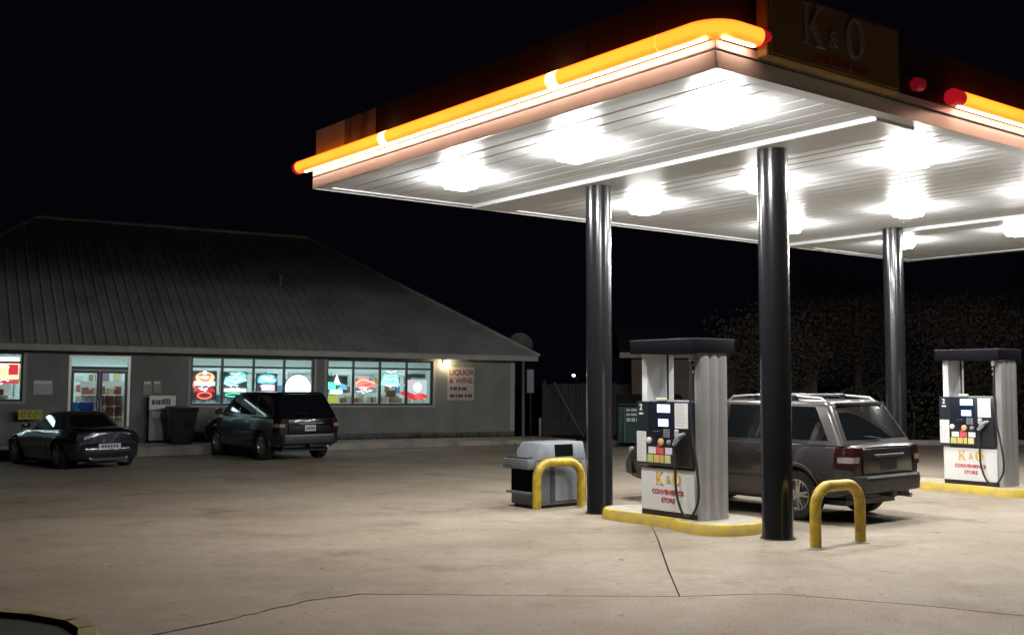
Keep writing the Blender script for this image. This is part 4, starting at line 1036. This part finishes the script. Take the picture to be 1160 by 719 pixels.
    MB().box(2.235, 2.29, -.45, .45, .70, .86).build('grille', M_dark, t, bevel=.01)
    MB().box(-2.0, 2.0, -.62, .62, .24, .315).build('underbody', M_dark, t)
    if rails:
        for sd in (1, -1):
            y = sd*.60
            rl_ = MB().tube([(.10, y, 1.70), (.02, y, 1.765), (-.3, y, 1.79), (-1.2, y, 1.785), (-1.62, y, 1.755), (-1.72, y, 1.69)], [.02, .019, .016, .016, .019, .02], 8).build('roof_rail', M_steel, t)
            for x in (-.45, -1.15): MB().box(x-.05, x+.05, y-.022, y+.022, 1.715, 1.80).build('rail_foot', M_dark, rl_, bevel=.006)
        for x in (-.45, -1.15): MB().tube([(x, -.60, 1.80), (x, .60, 1.80)], .014, 8).build('cross_bar', M_greyp, t)
    c.wheels(t, spokes, mrim)
    return t
M_brown = paint('brown_metallic', (.040, .033, .032)); M_clad = mat('grey_cladding', (.045, .040, .040), .42, noise=.1)
make_suv(UV(1.02, 2.54, 0, math.pi), 'brown-grey SUV with roof rails parked behind the nearest pump', M_brown, M_clad, plate=False)
M_navy = paint('navy_metallic', (.006, .007, .018), .3, .22); M_clad2 = mat('dark_cladding', (.016, .017, .024), .4)
rear_l = on_ground(298, 521); rear_r = on_ground(362, 518); front_l = on_ground(246, 515)
hd_ = math.atan2(.772, -.635)
cen = (rear_l+rear_r)/2 + Vector((math.cos(hd_), math.sin(hd_), 0))*1.35
make_suv(Matrix.Translation(cen) @ Matrix.Rotation(hd_, 4, 'Z'), 'dark blue SUV parked nose-in before the store windows', M_navy, M_clad2, rails=False, tail='chrome')

def make_roadster(M, label):
    t = thing('parked_roadster', label, 'car', M)
    pm = paint('dark_blue_grey_metallic', (.034, .041, .055), .5, .2)
    wb, tr = 2.50, 1.51
    tab = [(-2.02, .36, .62, .60, .66, .80, .60, .84), (-1.97, .30, .70, .60, .76, .85, .70, .875), (-1.80, .24, .78, .60, .85, .88, .76, .905), (-1.25, .20, .80, .62, .885, .90, .80, .92), (-.5, .18, .80, .60, .86, .86, .80, .89), (.4, .18, .80, .58, .86, .84, .80, .88),
           (.8, .18, .80, .58, .87, .83, .78, .88), (1.3, .20, .80, .58, .885, .79, .74, .83), (1.8, .24, .76, .54, .83, .68, .66, .72), (2.0, .30, .66, .50, .74, .60, .56, .63), (2.07, .34, .56, .46, .60, .54, .46, .56)]
    gh = dict(z0=.85, z1=1.285, wb=.70, wt=.50, f0=.62, f1=-.02, r0=-1.28, r1=-.70, bf=.12, br=.08, rc=.12)
    c = Car(tab, gh, wb, tr, .325, .235)
    b = c.body(pm, t, [-2.02, -2.0, -1.97, -1.9]+frange(-1.8, 1.8, 30)+[1.9, 1.97, 2.03, 2.07])
    soft = mat('soft_top_fabric', (.010, .010, .011), .8, bump=.2, bscale=80)
    cab = c.cabin(soft, t, 'soft_top')
    for sd in (1, -1):
        c.side_pane([(.50, .06), (.08, .74), (.0, .80), (-.45, .80), (-.62, .06)], sd, M_cglass, cab, 'side_window')
        c.patch(-.62, .62, .26, .80, sd, pm, b, 'door')
        for ax in (-wb/2, wb/2): c.flare(ax, sd, pm, b, .035, .008)
        y = .80
        MB().box(.42, .54, sd*(y+.0), sd*(y+.17), .90, 1.01).build('mirror', pm, t, bevel=.03, seg=2)
        def tl(u, v):
            z = .66+.13*v
            if u < .5:
                x = -1.78-.18*(u/.5); return Vector((x, sd*(c.side(x, z)+.012), z))
            k_ = (u-.5)/.5; return Vector((-2.035+.03*(1-k_), sd*(c.side(-1.97, z)-.16*k_), z))
        MB().grid(tl, 8, 3).build('tail_lamp', M_tail, b, solid=-.012*sd)
        MB().box(1.78, 1.93, sd*.42, sd*.68, .55, .68).build('headlamp', M_tailw, b, bevel=.03, seg=2)
        MB().tube([(.02, sd*.34, .9), (.02, sd*.34, 1.0)], .02, 8).build('seat_post', M_dark, t)
        MB().tube([(-1.95, sd*.42, .27), (-2.06, sd*.42, .27)], .04, 12).build('exhaust_pipe', M_chrome, t)
    c.end_pane(True, .06, .86, .07, M_cglass, cab, 'windshield'); c.end_pane(False, .22, .82, .14, M_cglass, cab, 'rear_window')
    lid = MB().grid(lambda u, v: Vector((-1.30-.66*v, (-.60+1.2*u), .925+.022*math.sin(math.pi*u)+.012*v)), 10, 6).build('boot_lid', pm, t, solid=.015, recalc=False)
    MB().box(-2.03, -1.93, -.55, .55, .925, .95).build('spoiler_lip', pm, lid, bevel=.01)
    bp_ = MB(); vs = []; n = 18
    for i in range(n+1):
        a = -1+2*i/n; y = .80*a; ed = max(0, abs(a)-.65)/.35; xo = -2.02-.06*(1-a*a)+.18*ed**2
        for dz, o in ((.24, .05), (.28, 0), (.42, -.02), (.56, 0), (.60, .05)): vs.append((xo+o, y, dz))
    bp_.add(vs, [(i*5+j, (i+1)*5+j, (i+1)*5+j+1, i*5+j+1) for i in range(n) for j in range(4)])
    rb = bp_.build('bumper', pm, t, solid=.015, angle=50)
    pl = MB().box(-2.105, -2.095, -.26, .26, .47, .585).build('number_plate', M_plate, rb, bevel=.003)
    x = -.20
    for i in range(6): MB().box(-2.109, -2.1055, x, x+.045, .495, .56).build('plate_mark', M_plated, pl); x += .07
    MB().box(-2.06, -2.0, -.40, .40, .20, .28).build('diffuser', M_dark, t)
    MB().box(-1.8, 1.8, -.60, .60, .13, .20).build('underbody', M_dark, t)
    c.wheels(t, 5, M_alloy, .66)
    return t
rl_w = on_ground(66, 531); hd2 = math.atan2(.70, -.714)
f2 = Vector((math.cos(hd2), math.sin(hd2), 0)); l2 = Vector((-f2.y, f2.x, 0))
make_roadster(Matrix.Translation(rl_w - l2*.80 + f2*1.22) @ Matrix.Rotation(hd2, 4, 'Z'), 'low dark roadster with black soft top parked by the store entrance')

# ------------------------------------------------------------------ background
def tree(x, y, h, rx, label, seed, n=11000, m=0, lean=.0, base=.28):
    rnd = random.Random(seed)
    t = thing('tree', label, 'tree', Matrix.Translation((x, y, -.16)), 'dim trees behind the lot')
    tr_ = MB(); top = Vector((lean, 0, h*.72))
    tr_.tube([(0, 0, 0), (lean*.2+.05, .04, h*.2), (lean*.5, -.05, h*.45), top], [.16*h/6, .13*h/6, .09*h/6, .03], 9)
    tips = []
    for k in range(9):
        z0 = h*(.22+.055*k); a = rnd.uniform(0, 6.28); L_ = rx*rnd.uniform(.55, .95)
        p0 = Vector((lean*z0/h, 0, z0)); p1 = p0+Vector((math.cos(a)*L_*.5, math.sin(a)*L_*.5, h*.10)); p2 = p0+Vector((math.cos(a)*L_, math.sin(a)*L_, h*rnd.uniform(.10, .24)))
        tr_.tube([p0, p1, p2], [.06*h/6, .04*h/6, .012], 6); tips += [p1, p2, (p1+p2)/2]
    tr_.build('trunk', M_bark, t)
    # leaf clumps gathered round the limbs
    cl = [Vector((rnd.gauss(0, rx*.30)+p.x*.5, rnd.gauss(0, rx*.30)+p.y*.5, p.z*.55+rnd.uniform(base, 1.0)*h*.45)) for p in tips for _ in range(2)]+tips
    cr = MB()
    for i in range(n):
        c_ = rnd.choice(cl); s_ = rx*.17
        p = c_+Vector((max(-2, min(2, rnd.gauss(0, 1)))*s_*1.1, max(-2, min(2, rnd.gauss(0, 1)))*s_*1.1, max(-2, min(2, rnd.gauss(0, 1)))*s_))
        if p.z < h*base*.7: continue
        a = rnd.uniform(.04, .085); q = Vector((rnd.gauss(0, 1), rnd.gauss(-.8, 1), rnd.gauss(0, 1))).normalized(); r_ = q.orthogonal().normalized(); r_.rotate(Matrix.Rotation(rnd.uniform(0, 6.28), 3, q)); s2 = q.cross(r_)
        cr.add([p-r_*a, p+s2*a*.5, p+r_*a, p-s2*a*.5], [(0, 1, 2, 3)])
    cr.build('crown', M_leaf[m], t, smooth=False, recalc=False)
    return t
tree(9.4, 38.5, 5.3, 2.0, 'dim leafy tree showing between the two right columns', 1, m=1, base=.15)
tree(12.9, 40.0, 7.6, 2.4, 'tallest dim tree just right of the far column', 2, m=0, base=.12)
tree(16.4, 38.0, 5.9, 2.2, 'dim bushy tree above the far pump hat', 3, m=1, base=.12)
tree(19.6, 39.0, 8.0, 2.5, 'dim tree at the right edge of the picture', 4, m=2, base=.12)
tree(23.5, 40.0, 7.0, 3.0, 'dim tree beyond the right edge of the far pump', 5, m=0, n=6000)
# dark clipped hedge along the lot edge
hd3 = MB(); rnd = random.Random(11)
for i in range(12000):
    x = rnd.uniform(9.2, 26); y = 35.0+rnd.uniform(0, .9); z = rnd.uniform(0, 1.75)+.25*math.sin(x*1.7)*.5
    if .15 < y-35 < .75 and z < 1.5 and rnd.random() < .7: continue
    a = rnd.uniform(.05, .10); q = Vector((rnd.gauss(0, 1), rnd.gauss(-.4, 1), rnd.gauss(0, 1))).normalized(); r_ = q.orthogonal().normalized(); s2 = q.cross(r_)
    hd3.add([(x, y, z)-r_*a if False else Vector((x, y, z))-r_*a, Vector((x, y, z))+s2*a*.6, Vector((x, y, z))+r_*a, Vector((x, y, z))-s2*a*.6], [(0, 1, 2, 3)])
hg = thing('hedge', 'dark waist-to-head-high hedge behind the far pump', 'hedge', Matrix.Identity(4))
hd3.build('foliage', M_leaf[2], hg, smooth=False, recalc=False)
for i in range(18): MB().tube([(9.4+i*.95, 35.45, -.16), (9.5+i*.95, 35.5, .8), (9.35+i*.95, 35.42, 1.5)], [.05, .04, .02], 6).build('stem', M_bark, hg)
# small house behind the nearest pump
hs_ = thing('rear_house', 'small tan house with pale eave behind the nearest pump', 'house', Matrix.Translation((8.2, 41.0, -.16)) @ Matrix.Rotation(-.05, 4, 'Z'))
mt = mat('house_tan', (.19, .15, .125), .85, noise=.25, nscale=1.5)
MB().box(-3.6, 3.4, 0, 6, 0, 3.2).build('wall', mt, hs_, smooth=False)
for k in range(15): MB().box(-3.61, 3.41, -.022, -.001, .1+k*.205, .1+k*.205+.19).build('siding_board', mt, hs_, smooth=False)
MB().box(-4.1, 3.9, -.55, -.42, 3.05, 3.27).build('gutter', M_trim, hs_, bevel=.02); MB().box(-4.1, 3.9, -.419, 0, 3.2, 3.24).build('eave_soffit', M_trim, hs_)
MB().add([(-4.1, -.5, 3.28), (3.9, -.5, 3.28), (3.9, 3, 4.3), (-4.1, 3, 4.3), (3.9, 6.5, 3.28), (-4.1, 6.5, 3.28)], [(0, 1, 2, 3), (3, 2, 4, 5)]).build('roof', mat('house_shingle', (.04, .037, .035), .9, noise=.3, nscale=4), hs_, smooth=False)
wd_ = MB().box(1.2, 2.2, -.05, -.023, 1.1, 2.2).build('window', M_trim, hs_); MB().box(1.27, 2.13, -.056, -.051, 1.17, 2.13).build('pane', M_cglass, wd_)
# board fence from the store corner towards the house
fc = thing('board_fence', 'dark weathered board fence between the store and the waste container', 'fence', Matrix.Translation((1.3, 42.6, -.16)) @ Matrix.Rotation(-.06, 4, 'Z'))
for i in range(5): MB().box(i*1.9-.05, i*1.9+.05, .06, .16, 0, 2.2).build('post', M_wood, fc, smooth=False)
bme = [MB().box(0, .142, 0, .022, .04, 2.05+.012*k).mesh('board', smooth=False) for k in range(4)]
for b_ in bme: b_.materials.append(M_wood)
for i in range(54):
    o = link('board', bme[i % 4], fc); o.location = (i*.148-.1, random.uniform(-.008, .008), random.uniform(-.02, .02)); o.rotation_euler = (0, random.uniform(-.006, .006), 0)
for z in (.4, 1.6): MB().box(-.1, 7.8, .024, .058, z, z+.09).build('rail', M_wood, fc, smooth=False)
# dumpster
dm = thing('dumpster', 'dark green metal dumpster with pale lettering seen past the left column', 'dumpster', Matrix.Translation((4.25, 33.0, 0)) @ Matrix.Rotation(-.06, 4, 'Z'))
mg = mat('dumpster_green', (.018, .055, .050), .5, noise=.35, nscale=3, bump=.1)
MB().add([(-1.0, -.2, .12), (1.0, -.2, .12), (1.0, 1.1, .12), (-1.0, 1.1, .12), (-1.0, -.35, 1.25), (1.0, -.35, 1.25), (1.0, 1.2, 1.5), (-1.0, 1.2, 1.5)], [(3, 2, 1, 0), (4, 5, 6, 7), (0, 1, 5, 4), (1, 2, 6, 5), (2, 3, 7, 6), (3, 0, 4, 7)]).build('body', mg, dm, bevel=.02)
for x in (-.8, -.27, .27, .8): MB().box(x-.04, x+.04, -.36, -.20, .14, 1.2).build('side_rib', mg, dm, bevel=.01)
for x0, x1 in ((-1.03, -.01), (.01, 1.03)): MB().add([(x0, -.42, 1.28), (x1, -.42, 1.28), (x1, 1.22, 1.54), (x0, 1.22, 1.54), (x0, -.42, 1.34), (x1, -.42, 1.34), (x1, 1.22, 1.60), (x0, 1.22, 1.60)], [(3, 2, 1, 0), (4, 5, 6, 7), (0, 1, 5, 4), (1, 2, 6, 5), (2, 3, 7, 6), (3, 0, 4, 7)]).build('lid', M_rubber, dm, bevel=.01)
for z, x1, hh in ((1.14, .3, .07), (1.0, .38, .07), (.84, .2, .11)):
    x = -.75
    while x < x1:
        w_ = random.uniform(.09, .2); MB().box(x, x+w_, -.372, -.362, z-hh/2, z+hh/2).build('lettering_mark', mat('dumpster_letters', (.45, .5, .5), .6), dm); x += w_+.03
for x in (-.85, .85):
    for y in (0, .95): MB().lathe([(.06, -.03), (.06, .03)], 12, Matrix.Translation((x, y, .06)) @ Matrix.Rotation(math.pi/2, 4, 'Y')).build('wheel', M_rubber, dm)
# satellite dish on a mast by the store corner
ds = thing('satellite_dish', 'grey satellite dish on a mast behind the right corner of the store roof', 'satellite dish', Matrix.Translation((.42, 40.6, -.16)))
MB().tube([(0, 0, 0), (0, 0, 3.3)], .06, 10).build('mast', M_greyp, ds)
MB().lathe([(.001, -.12), (.2, -.10), (.38, -.02), (.46, .04), (.455, .055), (.37, .0), (.2, -.075), (.002, -.095)], 26, Matrix.Translation((-.08, -.12, 3.58)) @ Matrix.Rotation(R(62), 4, 'X') @ Matrix.Rotation(.25, 4, 'Y')).build('dish', mat('dish_grey', (.16, .15, .145), .6, noise=.3), ds)
MB().tube([(0, -.1, 3.3), (-.02, -.5, 3.35), (-.06, -.62, 3.62)], .015, 6).build('feed_arm', M_greyp, ds)
mb_ = thing('meter_box', 'grey utility box on a short post by the store corner', 'utility box', Matrix.Translation((.66, 38.6, -.16)))
MB().box(-.13, .13, -.1, .1, 1.75, 2.6).build('box', M_greyp, mb_, bevel=.02); MB().tube([(0, 0, 0), (0, 0, 1.76)], .04, 8).build('post', M_frame, mb_)
pv = thing('marker_post', 'short white pipe post beside the store corner', 'post', Matrix.Translation((.98, 37.6, -.16)))
MB().tube([(0, 0, 0), (0, 0, .86)], .045, 10).build('pipe', M_trim, pv); MB().lathe([(.05, 0), (.05, .03), (0.001, .05)], 12, Matrix.Translation((0, 0, .86))).build('cap', M_trim, pv)
# leaning pole and a far street lamp
lp_ = thing('leaning_pole', 'thin pale pole leaning against the dark fence', 'pole', Matrix.Translation((2.75, 41.0, -.16)))
MB().tube([(0, 0, 0), (-1.1, 1.2, 2.12)], .035, 8).build('shaft', mat('pole_grey', (.20, .19, .18), .7), lp_); MB().lathe([(.05, 0), (.05, .06)], 8).build('ferrule', M_dark, lp_)
sl = thing('street_lamp', 'tiny far-off white street lamp above the fence', 'street lamp', Matrix.Translation((7.2, 118.0, -.16)))
MB().tube([(0, 0, 0), (0, 0, 2.6), (-.4, -.6, 2.85)], [.09, .07, .05], 8).build('post', M_frame, sl)
MB().lathe([(.001, -.15), (.14, -.1), (.2, .02), (.12, .12), (.001, .15)], 12, Matrix.Translation((-.45, -.7, 2.82))).build('lantern', emis('far_lantern', (1, .98, .92), 5), sl)
